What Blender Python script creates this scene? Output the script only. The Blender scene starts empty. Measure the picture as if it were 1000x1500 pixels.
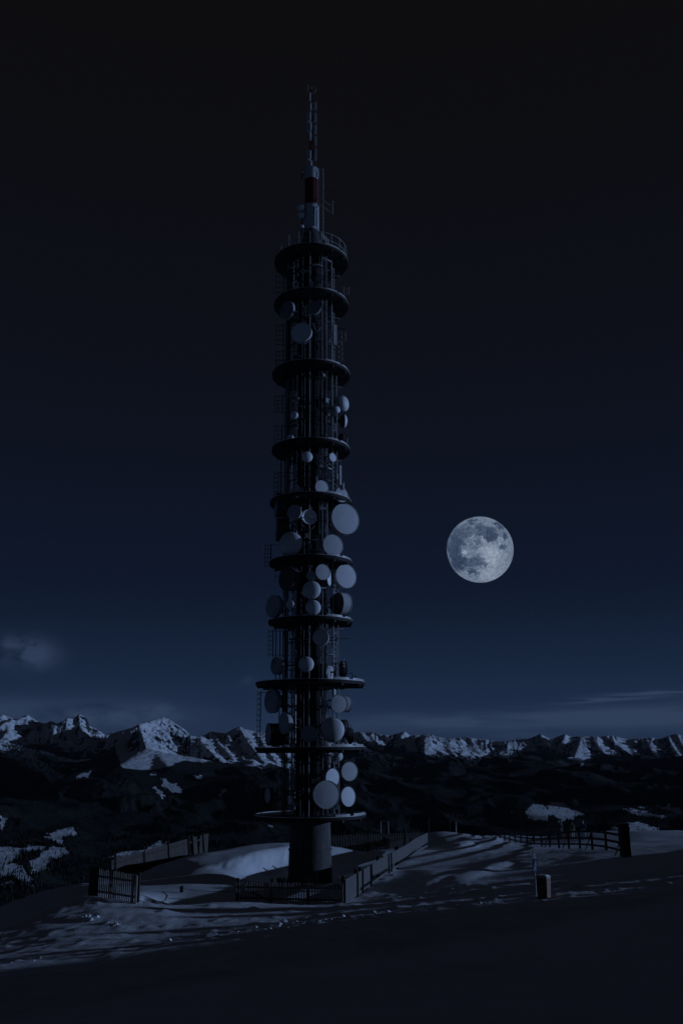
import bpy, bmesh, math, random
import numpy as np
from mathutils import Vector, Matrix
random.seed(7)
RNG = np.random.default_rng(11)
SC = bpy.context.scene
COL = SC.collection
R = math.radians

# ------------------------------------------------------------------ camera
F = 1300.0                      # focal length in photo pixels (1000 x 1500)
TH, RO = R(15.07), R(0.42)      # pitch up, slight roll
r0 = Vector((1, 0, 0)); u0 = Vector((0, -math.sin(TH), math.cos(TH))); FW = Vector((0, math.cos(TH), math.sin(TH)))
RT = r0 * math.cos(RO) - u0 * math.sin(RO)
UP = u0 * math.cos(RO) + r0 * math.sin(RO)

def ray(px, py):
    return RT * ((px - 500) / F) + UP * ((750 - py) / F) + FW

def P(px, py, Y):               # the point at distance Y (metres ahead) seen at that place of the photo
    d = ray(px, py)
    return d * (Y / d.y)

def depth(p):
    return Vector(p).dot(FW)

def proj(X, Y, Z):              # vectorised projection into photo pixels
    dx = X * RT.x + Y * RT.y + Z * RT.z
    dy = X * UP.x + Y * UP.y + Z * UP.z
    dz = X * FW.x + Y * FW.y + Z * FW.z
    return 500 + F * dx / dz, 750 - F * dy / dz

cam = bpy.data.cameras.new('camera')
cam.sensor_fit = 'VERTICAL'; cam.sensor_height = 36; cam.sensor_width = 24
cam.lens = 36 * F / 1500; cam.clip_start = 0.1; cam.clip_end = 400000
co = bpy.data.objects.new('camera', cam); COL.objects.link(co)
M = Matrix((RT, UP, -FW)).transposed().to_4x4(); co.matrix_world = M
SC.camera = co

# ------------------------------------------------------------------ sun direction
SUN_AZ, SUN_EL = R(97), R(7.3)  # azimuth from the direction that faces the camera, turning to the right
SUNV = Vector((math.sin(SUN_AZ) * math.cos(SUN_EL), -math.cos(SUN_AZ) * math.cos(SUN_EL), math.sin(SUN_EL)))
sl = bpy.data.lights.new('sun', 'SUN'); sl.energy = 1.38; sl.angle = R(0.5); sl.color = (0.37, 0.56, 1.0)
so = bpy.data.objects.new('sun', sl); COL.objects.link(so)
so.rotation_mode = 'QUATERNION'; so.rotation_quaternion = SUNV.to_track_quat('Z', 'Y')
so.location = (40, 0, 60)

SC.view_settings.view_transform = 'Standard'; SC.view_settings.look = 'None'
SC.view_settings.exposure = 0; SC.view_settings.gamma = 1; SC.view_settings.use_curve_mapping = False

# ------------------------------------------------------------------ node helpers
def s2l(c):
    return tuple((v / 255 / 12.92) if v / 255 <= 0.04045 else ((v / 255 + 0.055) / 1.055) ** 2.4 for v in c)

class NT:
    def __init__(s, tree): s.t = tree; s.n = tree.nodes; s.l = tree.links
    def new(s, ty, **kw):
        n = s.n.new(ty)
        for k, v in kw.items(): setattr(n, k, v)
        return n
    def put(s, sock, v):
        if hasattr(v, 'links') or isinstance(v, bpy.types.NodeSocket): s.l.new(v, sock)
        else: sock.default_value = v
    def math(s, op, a, b=0.0, c=0.0, clamp=False):
        n = s.new('ShaderNodeMath', operation=op, use_clamp=clamp)
        s.put(n.inputs[0], a); s.put(n.inputs[1], b); s.put(n.inputs[2], c)
        return n.outputs[0]
    def vmath(s, op, a, b=(0, 0, 0)):
        n = s.new('ShaderNodeVectorMath', operation=op)
        s.put(n.inputs[0], a); s.put(n.inputs[1], b)
        return n.outputs['Value'] if op in ('DISTANCE', 'LENGTH', 'DOT_PRODUCT') else n.outputs[0]
    def noise(s, vec, scale, detail=4, rough=0.55, dist=0.0, col=False):
        n = s.new('ShaderNodeTexNoise')
        if vec is not None: s.l.new(vec, n.inputs['Vector'])
        n.inputs['Scale'].default_value = scale; n.inputs['Detail'].default_value = detail
        n.inputs['Roughness'].default_value = rough; n.inputs['Distortion'].default_value = dist
        return n.outputs['Color' if col else 'Fac']
    def ramp(s, fac, pts, interp='LINEAR'):
        n = s.new('ShaderNodeValToRGB'); cr = n.color_ramp; cr.interpolation = interp
        while len(cr.elements) < len(pts): cr.elements.new(0.5)
        for e, (p, c) in zip(cr.elements, pts):
            e.position = p; e.color = (*c, 1) if len(c) == 3 else c
        s.l.new(fac, n.inputs[0]); return n.outputs[0]
    def smooth(s, v, a, b, lo=0.0, hi=1.0):
        n = s.new('ShaderNodeMapRange', interpolation_type='SMOOTHSTEP')
        s.put(n.inputs['Value'], v)
        n.inputs['From Min'].default_value = a; n.inputs['From Max'].default_value = b
        n.inputs['To Min'].default_value = lo; n.inputs['To Max'].default_value = hi
        return n.outputs[0]
    def mix(s, fac, a, b):
        n = s.new('ShaderNodeMix', data_type='RGBA')
        s.put(n.inputs[0], fac); s.put(n.inputs[6], a if not isinstance(a, tuple) else (*a, 1)[:4]); s.put(n.inputs[7], b if not isinstance(b, tuple) else (*b, 1)[:4])
        return n.outputs[2]
    def scalev(s, vec, sc):
        n = s.new('ShaderNodeMapping'); s.l.new(vec, n.inputs[0]); n.inputs['Scale'].default_value = sc
        return n.outputs[0]

def material(name):
    m = bpy.data.materials.new(name); m.use_nodes = True
    t = NT(m.node_tree); b = m.node_tree.nodes['Principled BSDF']
    return m, t, b

def basic(name, c1, c2, rough=0.6, scale=6.0, stretch=(1, 1, 1), metallic=0.0, bump=0.0, spec=0.3, obvar=0.0):
    m, t, b = material(name)
    tc = t.new('ShaderNodeTexCoord')
    v = t.scalev(tc.outputs['Object'], stretch)
    f = t.noise(v, scale, 6, 0.6)
    f2 = t.smooth(f, 0.3, 0.72)
    c = t.mix(f2, c1, c2)
    if obvar:
        oi = t.new('ShaderNodeObjectInfo')
        k = t.math('MULTIPLY_ADD', oi.outputs['Random'], obvar, 1 - obvar / 2)
        hs = t.new('ShaderNodeHueSaturation'); t.l.new(c, hs.inputs['Color']); t.l.new(k, hs.inputs['Value']); c = hs.outputs[0]
    t.l.new(c, b.inputs['Base Color'])
    b.inputs['Roughness'].default_value = rough; b.inputs['Metallic'].default_value = metallic
    b.inputs['Specular IOR Level'].default_value = spec
    if bump:
        bn = t.new('ShaderNodeBump'); bn.inputs['Strength'].default_value = bump; bn.inputs['Distance'].default_value = 0.02
        t.l.new(f, bn.inputs['Height']); t.l.new(bn.outputs[0], b.inputs['Normal'])
    return m

MT = dict(
    steel=basic('dark_steel', (.045, .043, .042), (.08, .077, .074), .55, 3),
    rim=basic('black_painted_rim', (.014, .013, .013), (.026, .025, .024), .7, 3, spec=.15),
    galv=basic('galvanised_steel', (.34, .32, .31), (.5, .48, .46), .45, 5, spec=.5),
    cable=basic('black_cable', (.03, .03, .032), (.07, .07, .07), .6, 4),
    grey=basic('grey_painted_metal', (.3, .3, .31), (.42, .42, .42), .5, 4),
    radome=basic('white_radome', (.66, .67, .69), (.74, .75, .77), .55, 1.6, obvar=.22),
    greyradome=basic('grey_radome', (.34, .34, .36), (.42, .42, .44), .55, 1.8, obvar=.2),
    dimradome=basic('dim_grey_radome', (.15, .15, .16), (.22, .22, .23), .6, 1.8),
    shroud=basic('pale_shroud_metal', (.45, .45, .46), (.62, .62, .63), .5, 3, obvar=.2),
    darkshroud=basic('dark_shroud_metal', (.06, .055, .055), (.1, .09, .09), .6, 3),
    red=basic('red_paint', (.075, .014, .013), (.11, .02, .018), .5, 4),
    white=basic('white_paint', (.36, .36, .37), (.48, .48, .49), .5, 4),
    wood=basic('weathered_wood', (.19, .165, .145), (.31, .28, .25), .8, 5, (7, 7, .5), bump=.4, obvar=.3),
    woodh=basic('weathered_plank_wood', (.09, .086, .082), (.17, .165, .16), .8, 4, (5, 5, .6), bump=.4),
    brownwood=basic('brown_plank_wood', (.06, .052, .045), (.1, .087, .075), .85, 3, (5, 5, .4), bump=.4),
    darkwood=basic('dark_wood', (.035, .028, .024), (.07, .055, .045), .8, 5, (6, 6, .6), bump=.4, obvar=.3),  # dark wood tone for posts, rails and other timbers
    bin=basic('red_brown_bin_metal', (.17, .085, .065), (.25, .125, .09), .55, 5),
    black=basic('black_plastic', (.02, .02, .02), (.04, .04, .04), .5, 5),
    bluesign=basic('blue_sign_enamel', (.012, .035, .12), (.015, .045, .15), .4, 3),
    skin=basic('skin', (.42, .26, .19), (.5, .32, .24), .6, 10),
    yellow=basic('mustard_jacket_cloth', (.2, .165, .07), (.27, .22, .1), .85, 9),
    blue=basic('blue_jacket_cloth', (.035, .06, .17), (.05, .08, .22), .85, 9),
    darkcloth=basic('dark_jacket_cloth', (.05, .045, .045), (.09, .08, .08), .85, 9),
    beige=basic('beige_trouser_cloth', (.5, .46, .4), (.62, .57, .5), .85, 9),
    paleblue=basic('pale_blue_trouser_cloth', (.3, .4, .62), (.4, .5, .72), .85, 9),
    greycloth=basic('grey_trouser_cloth', (.18, .17, .16), (.28, .26, .25), .85, 9),
)

# concrete with vertical run-off streaks and form-joint rings
m, t, b = material('stained_concrete'); tc = t.new('ShaderNodeTexCoord')
a1 = t.noise(t.scalev(tc.outputs['Object'], (3, 3, .25)), 2.2, 6, .65)
a2 = t.noise(tc.outputs['Object'], 3.0, 8, .7)
a3 = t.noise(t.scalev(tc.outputs['Object'], (9, 9, 1.2)), 1.6, 3, .6)
c = t.mix(t.smooth(a1, .35, .65), (.05, .048, .047), (.1, .098, .096))
c = t.mix(t.math('MULTIPLY', t.smooth(a3, .54, .68), .75), c, (.02, .02, .02))
c = t.mix(t.math('MULTIPLY', t.smooth(a2, .58, .66), .5), c, (.16, .16, .16))
t.l.new(c, b.inputs['Base Color']); b.inputs['Roughness'].default_value = .85
bn = t.new('ShaderNodeBump'); bn.inputs['Strength'].default_value = .5; bn.inputs['Distance'].default_value = .03
t.l.new(a2, bn.inputs['Height']); t.l.new(bn.outputs[0], b.inputs['Normal'])
MT['concrete'] = m

# near snow
m, t, b = material('packed_snow'); tc = t.new('ShaderNodeTexCoord')
v = tc.outputs['Object']
n1 = t.noise(t.scalev(v, (.5, 1.6, 1)), 1.1, 8, .65)
n2 = t.noise(v, 9.0, 6, .7)
c = t.mix(t.smooth(n1, .3, .7), (.82, .85, .89), (.9, .92, .95))
t.l.new(c, b.inputs['Base Color']); b.inputs['Roughness'].default_value = .65; b.inputs['Specular IOR Level'].default_value = .25
at = t.new('ShaderNodeAttribute', attribute_name='rough_snow')
h = t.math('MULTIPLY_ADD', n2, .25, t.math('MULTIPLY', n1, t.math('MULTIPLY_ADD', at.outputs['Fac'], 1.0, .15)))
bn = t.new('ShaderNodeBump'); bn.inputs['Strength'].default_value = .9; bn.inputs['Distance'].default_value = .10
t.l.new(h, bn.inputs['Height']); t.l.new(bn.outputs[0], b.inputs['Normal'])
MT['snow'] = m

# far terrain: snow, rock and forest floor by attributes
m, t, b = material('alpine_terrain'); tc = t.new('ShaderNodeTexCoord')
v = tc.outputs['Object']
sn = t.new('ShaderNodeAttribute', attribute_name='snow').outputs['Fac']
n1 = t.noise(v, .006, 9, .68); n2 = t.noise(v, .03, 6, .65)
k = t.math('ADD', sn, t.math('MULTIPLY', t.math('SUBTRACT', n1, .5), .9))
k = t.math('ADD', k, t.math('MULTIPLY', t.math('SUBTRACT', n2, .5), .5))
k = t.smooth(k, .42, .58)
rk = t.new('ShaderNodeAttribute', attribute_name='rock').outputs['Fac']
dk = t.mix(rk, (.02, .021, .02), (.06, .057, .056))
dk = t.mix(t.smooth(n2, .35, .7), dk, (.026, .027, .026))
c = t.mix(k, dk, (.8, .83, .87))
t.l.new(c, b.inputs['Base Color']); b.inputs['Roughness'].default_value = .85; b.inputs['Specular IOR Level'].default_value = .1
bn = t.new('ShaderNodeBump'); bn.inputs['Strength'].default_value = .8; bn.inputs['Distance'].default_value = 14
t.l.new(n2, bn.inputs['Height']); t.l.new(bn.outputs[0], b.inputs['Normal'])
MT['terrain'] = m
MT['conifer'] = basic('dark_conifer', (.026, .028, .024), (.038, .041, .034), .9, .02, spec=.1)

# ------------------------------------------------------------------ mesh helpers
ORG = {}

def empty(name, loc, label=None, cat=None, group=None):
    o = bpy.data.objects.new(name, None); COL.objects.link(o)
    o.location = loc; o.empty_display_size = .3; ORG[o.name] = Vector(loc)
    tag(o, label, cat, group); return o

def tag(o, label=None, cat=None, group=None, kind=None):
    if label: o['label'] = label
    if cat: o['category'] = cat
    if group: o['group'] = group
    if kind: o['kind'] = kind
    return o

class MB:
    def __init__(s): s.v = []; s.f = []
    def add(s, vs, fs):
        k = len(s.v); s.v += [tuple(p) for p in vs]; s.f += [tuple(i + k for i in f) for f in fs]; return s
    def box(s, c, sx, sy, sz, M=None):
        c = Vector(c); pts = []
        for dz in (-.5, .5):
            for dx, dy in ((-.5, -.5), (.5, -.5), (.5, .5), (-.5, .5)):
                p = Vector((dx * sx, dy * sy, dz * sz)); pts.append(c + (M @ p if M else p))
        return s.add(pts, [(3, 2, 1, 0), (4, 5, 6, 7), (0, 1, 5, 4), (1, 2, 6, 5), (2, 3, 7, 6), (3, 0, 4, 7)])
    def bar(s, a, b, w, h, upv=(0, 0, 1)):      # rectangular bar from a to b
        a, b = Vector(a), Vector(b); d = (b - a); L = d.length; d.normalize()
        sd = d.cross(Vector(upv)); sd = sd.normalized() if sd.length > 1e-4 else Vector((1, 0, 0)); n = sd.cross(d)
        M = Matrix((d, sd, n)).transposed()
        return s.box((a + b) / 2, L, w, h, M)
    def tube(s, path, r, n=8):
        path = [Vector(p) for p in path]; vs = []; fs = []
        for i, p in enumerate(path):
            d = (path[min(i + 1, len(path) - 1)] - path[max(i - 1, 0)]).normalized()
            a = d.orthogonal().normalized() if abs(d.z) < .99 else Vector((1, 0, 0)); a = (a - d * a.dot(d)).normalized(); bb = d.cross(a)
            rr = r[i] if isinstance(r, (list, tuple)) else r
            for k in range(n):
                g = 2 * math.pi * k / n; vs.append(p + (a * math.cos(g) + bb * math.sin(g)) * rr)
        for i in range(len(path) - 1):
            for k in range(n):
                fs.append((i * n + k, i * n + (k + 1) % n, (i + 1) * n + (k + 1) % n, (i + 1) * n + k))
        fs.append(tuple(range(n))[::-1]); fs.append(tuple((len(path) - 1) * n + k for k in range(n)))
        return s.add(vs, fs)
    def lathe(s, prof, M, n=40, a0=0.0, a1=2 * math.pi, closed=False):  # profile of (radius, z); closed joins last ring to first
        full = abs(a1 - a0 - 2 * math.pi) < 1e-6; m = n if full else n + 1
        vs = []; fs = []; q = len(prof)
        for (r_, z) in prof:
            for k in range(m):
                g = a0 + (a1 - a0) * k / n
                vs.append(M @ Vector((r_ * math.cos(g), r_ * math.sin(g), z)))
        for i in range(q if closed else q - 1):
            j = (i + 1) % q
            for k in range(n):
                k2 = (k + 1) % m
                fs.append((i * m + k, i * m + k2, j * m + k2, j * m + k))
        if not full and closed:
            fs.append(tuple(i * m for i in range(q))); fs.append(tuple(i * m + n for i in range(q))[::-1])
        return s.add(vs, fs)
    def build(s, name, mt, parent=None, at=None, smooth=True):
        base = ORG[parent.name] if parent else Vector((0, 0, 0))
        at = Vector(at) if at is not None else base
        me = bpy.data.meshes.new(name)
        me.from_pydata([(p[0] - at.x, p[1] - at.y, p[2] - at.z) for p in s.v], [], s.f)
        me.validate(); me.update()
        bm = bmesh.new(); bm.from_mesh(me); bmesh.ops.remove_doubles(bm, verts=bm.verts, dist=1e-5)
        bmesh.ops.recalc_face_normals(bm, faces=bm.faces); bm.to_mesh(me); bm.free()
        if smooth:
            me.polygons.foreach_set('use_smooth', [True] * len(me.polygons)); me.set_sharp_from_angle(angle=R(38))
        me.materials.append(mt)
        o = bpy.data.objects.new(name, me); COL.objects.link(o)
        o.location = at - base
        if parent: o.parent = parent
        ORG[o.name] = at
        return o

def TR(p): return Matrix.Translation(Vector(p))

def grid_mesh(name, X, Y, Z, mt, attrs=None):
    nr, nc = X.shape
    me = bpy.data.meshes.new(name)
    co_ = np.stack([X, Y, Z], -1).reshape(-1, 3).astype(np.float32)
    i = np.arange(nr - 1)[:, None] * nc + np.arange(nc - 1)[None]
    q = np.stack([i, i + 1, i + nc + 1, i + nc], -1).reshape(-1, 4).astype(np.int32)
    me.vertices.add(len(co_)); me.vertices.foreach_set('co', co_.ravel())
    me.loops.add(q.size); me.loops.foreach_set('vertex_index', q.ravel())
    me.polygons.add(len(q)); me.polygons.foreach_set('loop_start', np.arange(0, q.size, 4, dtype=np.int32))
    me.polygons.foreach_set('use_smooth', np.ones(len(q), dtype=bool))
    me.update(calc_edges=True)
    for k, a in (attrs or {}).items():
        at = me.attributes.new(k, 'FLOAT', 'POINT'); at.data.foreach_set('value', a.ravel().astype(np.float32))
    me.materials.append(mt)
    o = bpy.data.objects.new(name, me); COL.objects.link(o); ORG[o.name] = Vector((0, 0, 0))
    return o

# ------------------------------------------------------------------ noise
def perlin(x, y, seed=0):
    rg = np.random.default_rng(seed); perm = rg.permutation(512); perm = np.concatenate([perm, perm])
    ga = rg.uniform(0, 2 * np.pi, 512); gx, gy = np.cos(ga), np.sin(ga)
    xi = np.floor(x).astype(int); yi = np.floor(y).astype(int); xf = x - xi; yf = y - yi
    u = xf ** 3 * (xf * (xf * 6 - 15) + 10); v = yf ** 3 * (yf * (yf * 6 - 15) + 10)
    def g(ix, iy, dx, dy):
        h = perm[(perm[ix & 511] + iy) & 511]
        return gx[h] * dx + gy[h] * dy
    a = g(xi, yi, xf, yf); b_ = g(xi + 1, yi, xf - 1, yf); c_ = g(xi, yi + 1, xf, yf - 1); d = g(xi + 1, yi + 1, xf - 1, yf - 1)
    return ((a + u * (b_ - a)) * (1 - v) + (c_ + u * (d - c_)) * v) * 1.4

def fbm(x, y, oct=5, seed=0, gain=.5):
    s = 0; a = 1
    for i in range(oct): s = s + a * perlin(x * 2 ** i, y * 2 ** i, seed + i); a *= gain
    return s

def ridged(x, y, oct=6, seed=0, gain=.52):
    s = 0; a = 1; w = 1
    for i in range(oct):
        n = 1 - np.abs(perlin(x * 2.05 ** i, y * 2.05 ** i, seed + i)); n = n * n
        s = s + a * n * w; w = np.clip(n * 1.6, 0, 1); a *= gain
    return s

def sstep(v, a, b):
    k = np.clip((v - a) / (b - a), 0, 1); return k * k * (3 - 2 * k)

# ------------------------------------------------------------------ near ground
CTRL = [  # px, py, distance
    (500, 1327, 45.2), (500, 1338, 40), (500, 1354, 33), (500, 1372, 27), (500, 1395, 22), (500, 1428, 17), (500, 1475, 12),
    (800, 1318, 37.5), (800, 1345, 28.7), (800, 1384, 21), (800, 1436, 14.5), (800, 1291, 46.5), (800, 1266, 57),
    (1000, 1300, 37.5), (1000, 1272, 46.5), (1000, 1249, 55.5), (1000, 1228, 85), (1000, 1326, 29), (1000, 1367, 21), (1000, 1428, 14.5),
    (0, 1331, 57), (0, 1342, 53), (0, 1363, 45), (0, 1392, 36), (0, 1426, 26.5), (0, 1480, 16),
    (250, 1345, 46.2), (250, 1365, 38), (250, 1395, 28.5), (250, 1430, 21),
    (130, 1313, 44), (125, 1294, 56), (60, 1312, 55), (198, 1326, 42), (215, 1312, 47), (200, 1296, 54), (225, 1288, 58),
    (345, 1323, 47.6), (300, 1320, 46), (300, 1306, 50), (345, 1304, 51), (265, 1308, 50), (300, 1292, 54), (345, 1290, 55),
    (422, 1302, 54), (385, 1299, 54), (454, 1300, 55), (490, 1300, 54),
    (400, 1290, 59.4), (350, 1288, 55.6), (375, 1289, 57.4), (423, 1246, 74),
    (310, 1266, 58), (270, 1271, 60), (235, 1281, 59), (300, 1256, 70), (250, 1268, 67), (200, 1287, 62), (328, 1278, 55.8),
    (490, 1286, 58), (545, 1272, 61), (578, 1275, 62), (625, 1243, 78), (560, 1247, 74), (600, 1241, 80), (500, 1249, 74),
    (645, 1255, 69), (650, 1218, 112), (720, 1218, 128), (620, 1302, 50), (680, 1294, 49), (650, 1278, 57), (700, 1250, 72), (700, 1270, 60), (740, 1262, 62), (690, 1230, 94),
    (918, 1257, 54), (878, 1248, 60), (898, 1252.5, 57), (861, 1247, 64), (844, 1246, 67), (829, 1244.5, 71), (815, 1243, 76), (790, 1240, 84), (770, 1238, 94), (750, 1235, 103), (730, 1230, 113), (702, 1222, 127), (850, 1219, 104), (950, 1226, 88), (900, 1219, 100), (950, 1238, 66),
]
PT = [tuple(P(*c)) for c in CTRL]
PT += [(-3, 2, -1.85), (3, 2, -1.85), (0, 7, -2.38), (-8, 4, -2.2), (8, 4, -1.9), (14, 10, -2.4), (-14, 10, -3.2), (25, 20, -2.8), (-25, 22, -6), (26, 40, -4.6), (30, 60, -5.6),
       (-32, 40, -11), (-30, 60, -16), (-20, 78, -15), (-8, 90, -14), (3, 100, -12.5), (14, 145, -15), (32, 130, -12.5), (50, 100, -9), (50, 70, -6), (50, 30, -3), (-50, 20, -12), (-60, 60, -26), (0, -8, -.8), (40, -8, .5), (-40, -8, -5)]
PT = np.array(PT)

def tps_fit(p):
    n = len(p); d = np.hypot(p[:, None, 0] - p[None, :, 0], p[:, None, 1] - p[None, :, 1])
    K = np.where(d > 0, d * d * np.log(d + 1e-9), 0) + np.eye(n) * 0.6
    Q = np.c_[np.ones(n), p[:, :2]]
    A = np.block([[K, Q], [Q.T, np.zeros((3, 3))]])
    return np.linalg.solve(A, np.r_[p[:, 2], 0, 0, 0])
TW = tps_fit(PT)

def tps(x, y):
    z = TW[-3] + TW[-2] * x + TW[-1] * y
    for (a, b_, _), w in zip(PT, TW[:-3]):
        d2 = (x - a) ** 2 + (y - b_) ** 2
        z = z + w * 0.5 * d2 * np.log(d2 + 1e-9)
    return z

# unseen snow rise added right of the view, crest shaped to shade the slope
SH, CH = SUNV.x / math.cos(SUN_EL), SUNV.y / math.cos(SUN_EL)
XC = 31.0
TIPS = [(-32, -8), (-27, 2), (-22, 10), (-16, 18), (-10.2, 26), (-5.9, 29), (0, 32), (6.3, 34.6), (13.8, 37), (15.5, 39), (15.5, 41), (12.5, 43), (9.5, 45), (8.5, 47), (8.5, 50), (10.5, 52.5), (16, 55), (21, 57), (24, 62)]
_t = np.array(TIPS, float)
_L = (XC - _t[:, 0]) / SH
RY = _t[:, 1] + CH * _L
RZ = tps(_t[:, 0], _t[:, 1]) + math.tan(SUN_EL) * _L
_o = np.argsort(RY); RY, RZ = RY[_o], RZ[_o]

BK = [P(319, 1264, 58.6), P(345, 1255, 60.2), P(385, 1246, 62.7), P(423, 1238.5, 65), P(455, 1238, 66.5), P(488, 1241, 67.4), P(512, 1246, 67.9), P(535, 1253, 68.2), P(560, 1262, 68.4)]
def add_bank(x, y, z):
    out = z.copy(); bd = np.full(x.shape, 1e9)
    for i in range(len(BK) - 1):
        a, b_ = BK[i], BK[i + 1]; ex, ey = b_.x - a.x, b_.y - a.y; L_ = math.hypot(ex, ey)
        u_ = ((x - a.x) * ex + (y - a.y) * ey) / (L_ * L_); uc = np.clip(u_, 0, 1)
        sd = ((x - a.x) * ey - (y - a.y) * ex) / L_          # positive towards the camera
        d_ = np.hypot(x - a.x - uc * ex, y - a.y - uc * ey)
        cz = a.z + (b_.z - a.z) * uc
        front = sd > 0
        k_ = np.where(front, 1 - sstep(d_, 0.0, 2.0), 1 - sstep(d_, 2.0, 7.5))
        if i == 0: k_ = k_ * sstep(u_, -.55, 0.02)
        m_ = d_ < bd
        out = np.where(m_, z + np.maximum(0, cz + .0 - z) * k_, out); bd = np.where(m_, d_, bd)
    return out

def hz(x, y):
    x = np.asarray(x, float); y = np.asarray(y, float)
    z = tps(np.clip(x, -70, 60), np.clip(y, -10, 150))
    z = add_bank(x, y, z)
    far = np.maximum(0, y - 118); z = z - .012 * far ** 1.7
    z = z - .02 * np.maximum(0, np.abs(x) - 62) ** 1.6
    rz = np.interp(y, RY, RZ)
    jag = np.clip(fbm(y * .75 + 4.2, y * 0 + .37, 4, 401, .7) + .34, 0, 1) * 2.3 + fbm(y * 2.1, y * 0 + .77, 2, 411) * .25  # crest jags added to throw streaks of shade over the snow strip
    jag = jag * (1 - .85 * np.exp(-((y - 40.6) / 1.3) ** 2))
    rz = rz + jag * sstep(y, 33, 36) * (1 - sstep(y, 47, 50))
    g = np.where(x < XC, np.exp(-((x - XC) / 3.6) ** 2), 1 / (1 + ((x - XC) / 22) ** 2)) * sstep(y, -40, -10) * (1 - sstep(y, 58, 66))
    return z + g * np.maximum(0, rz - z)

def H(x, y): return float(hz(np.array([x]), np.array([y]))[0])
def G(px, py, Y):                     # ground point under a pixel at about distance Y
    p = P(px, py, Y); p.z = H(p.x, p.y); return p

ys = [-12.0]
while ys[-1] < 330: 
    y = ys[-1]; ys.append(y + (max(.09, .0052 * max(y, 0) + .05) if 6 < y < 75 else (.6 if y <= 6 else .4 + (y - 75) * .03)))
ys = np.array(ys)
xs = [0.0]
while xs[-1] < 190:
    x = xs[-1]; xs.append(x + (.13 if x < 19 else (.13 + (x - 19) * .05)))
xs = np.array(xs); xs = np.r_[-xs[:0:-1], xs]
GX, GY = np.meshgrid(xs, ys)
GZ = hz(GX, GY)
px_, py_ = proj(GX, GY, GZ)
vis = (GX ** 2 < (GY * .6 + 6) ** 2)
yard = sstep(GY, 43, 48) * sstep(GX, -13, -11) * (1 - sstep(GX - (GY - 46) * .22, -1, .2))
fore = 1 - sstep(GY - (14.6 + (GX + 5.6) * 1.1), -1.5, .5)
roughm = np.clip((1 - yard) * (1 - .85 * fore), 0, 1) * vis
ramp_in = sstep(GX, -200, -30)
tr = fbm(GX * .6 + 3, GY * 3.4, 4, 31, .64) * .028 + ridged(GX * .16 + GY * .1, GY * 1.7, 4, 41, .6) * .04 + ridged(GX * .05 - GY * .02, GY * 1.1 + GX * .12, 3, 43, .6) * .05
tr += np.maximum(0, fbm(GX * 1.1, GY * 2.2, 3, 51, .6)) ** 2 * .12
calm = sstep(GX, 1.5, 4) * sstep(GY, 46, 49)
roughm = roughm * (1 - .75 * calm)
for (q1, q2, hb, wb) in ((P(598, 1304, 48.5), P(664, 1286, 53.5), .24, .75), (P(640, 1309, 47.5), P(754, 1255, 62), .28, .95), (P(648, 1243, 74), P(692, 1227, 90), .34, 1.0), (P(664, 1248, 73), P(700, 1234, 84), .3, .8), (P(706, 1240, 82), P(738, 1224, 104), .34, 1.1), (P(655, 1224, 98), P(700, 1232, 90), .25, 1.0)):  # low berms added to catch the sun as light bands in the shade
    ex, ey = q2.x - q1.x, q2.y - q1.y; L2_ = ex * ex + ey * ey
    k_ = ((GX - q1.x) * ex + (GY - q1.y) * ey) / L2_; kc = np.clip(k_, 0, 1)
    dd_ = np.hypot(GX - q1.x - kc * ex, GY - q1.y - kc * ey)
    wob = 1 + .2 * fbm(GX * .9, GY * .5, 3, 301)
    GZ = GZ + hb * np.exp(-(dd_ / (wb * wob)) ** 2) * sstep(k_, -.05, .4) * (1 - sstep(k_, .6, 1.08))
tr = tr * (1 - .4 * (1 - sstep(GX, -4, 4)))
GZ = GZ + roughm * tr + vis * (fbm(GX * .16, GY * .2, 3, 61) * .09 + fbm(GX * 1.3, GY * 1.3, 3, 71) * .012)
# wind-carved flutes on the sunlit bank behind the tower
bank = sstep(GX, -8.6, -7.2) * (1 - sstep(GX, -2.4, -1.2)) * np.exp(-((GY - 61.0 - (GX + 5.5) * 1.45) / .9) ** 2)
GZ = GZ - bank * .05 * ridged(GX * 2.6, GY * .4, 4, 81)
ground = grid_mesh('ground', GX, GY, GZ, MT['snow'], {'rough_snow': roughm})
tag(ground, kind='structure')

# ------------------------------------------------------------------ mountains and valley
def curve(pts, px):
    p = np.array(pts, float); return np.interp(px, p[:, 0], p[:, 1])
NCOL = 1000
PXC = np.linspace(-170, 1170, NCOL)
def a_t(px, py):
    d = RT[:] ; 
    u = (px - 500) / F; v = (750 - py) / F
    x = RT.x * u + UP.x * v + FW.x; y = RT.y * u + UP.y * v + FW.y; z = RT.z * u + UP.z * v + FW.z
    return x / y, z / y
AC, _ = a_t(PXC, np.full(NCOL, 1100.0))
Yr = np.concatenate([np.geomspace(240, 900, 60), np.geomspace(912, 7000, 400), np.arange(7030, 13200, 24), np.geomspace(13300, 25000, 200)])
TA, TY = np.meshgrid(AC, Yr); TPX = np.meshgrid(PXC, Yr)[0]
TXx = TA * TY
tb = np.interp(TY, [240, 400, 800, 1500, 3000, 5000, 6800, 8500, 10500, 14000, 20000, 25000], [-.30, -.255, -.19, -.143, -.098, -.062, -.034, -.018, -.016, -.016, -.012, -.01])
TZ = tb * TY
wx = fbm(TXx / 900, TY / 900, 3, 5) * 160; wy = fbm(TXx / 900 + 9, TY / 900, 3, 15) * 160
amp = np.interp(TY, [240, 1500, 3500, 6500, 9000, 14000, 25000], [6, 30, 70, 120, 120, 150, 120])
TZ = TZ + amp * (ridged((TXx + wx) / 1700, (TY + wy) / 1900, 5, 101) - .95)
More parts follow.
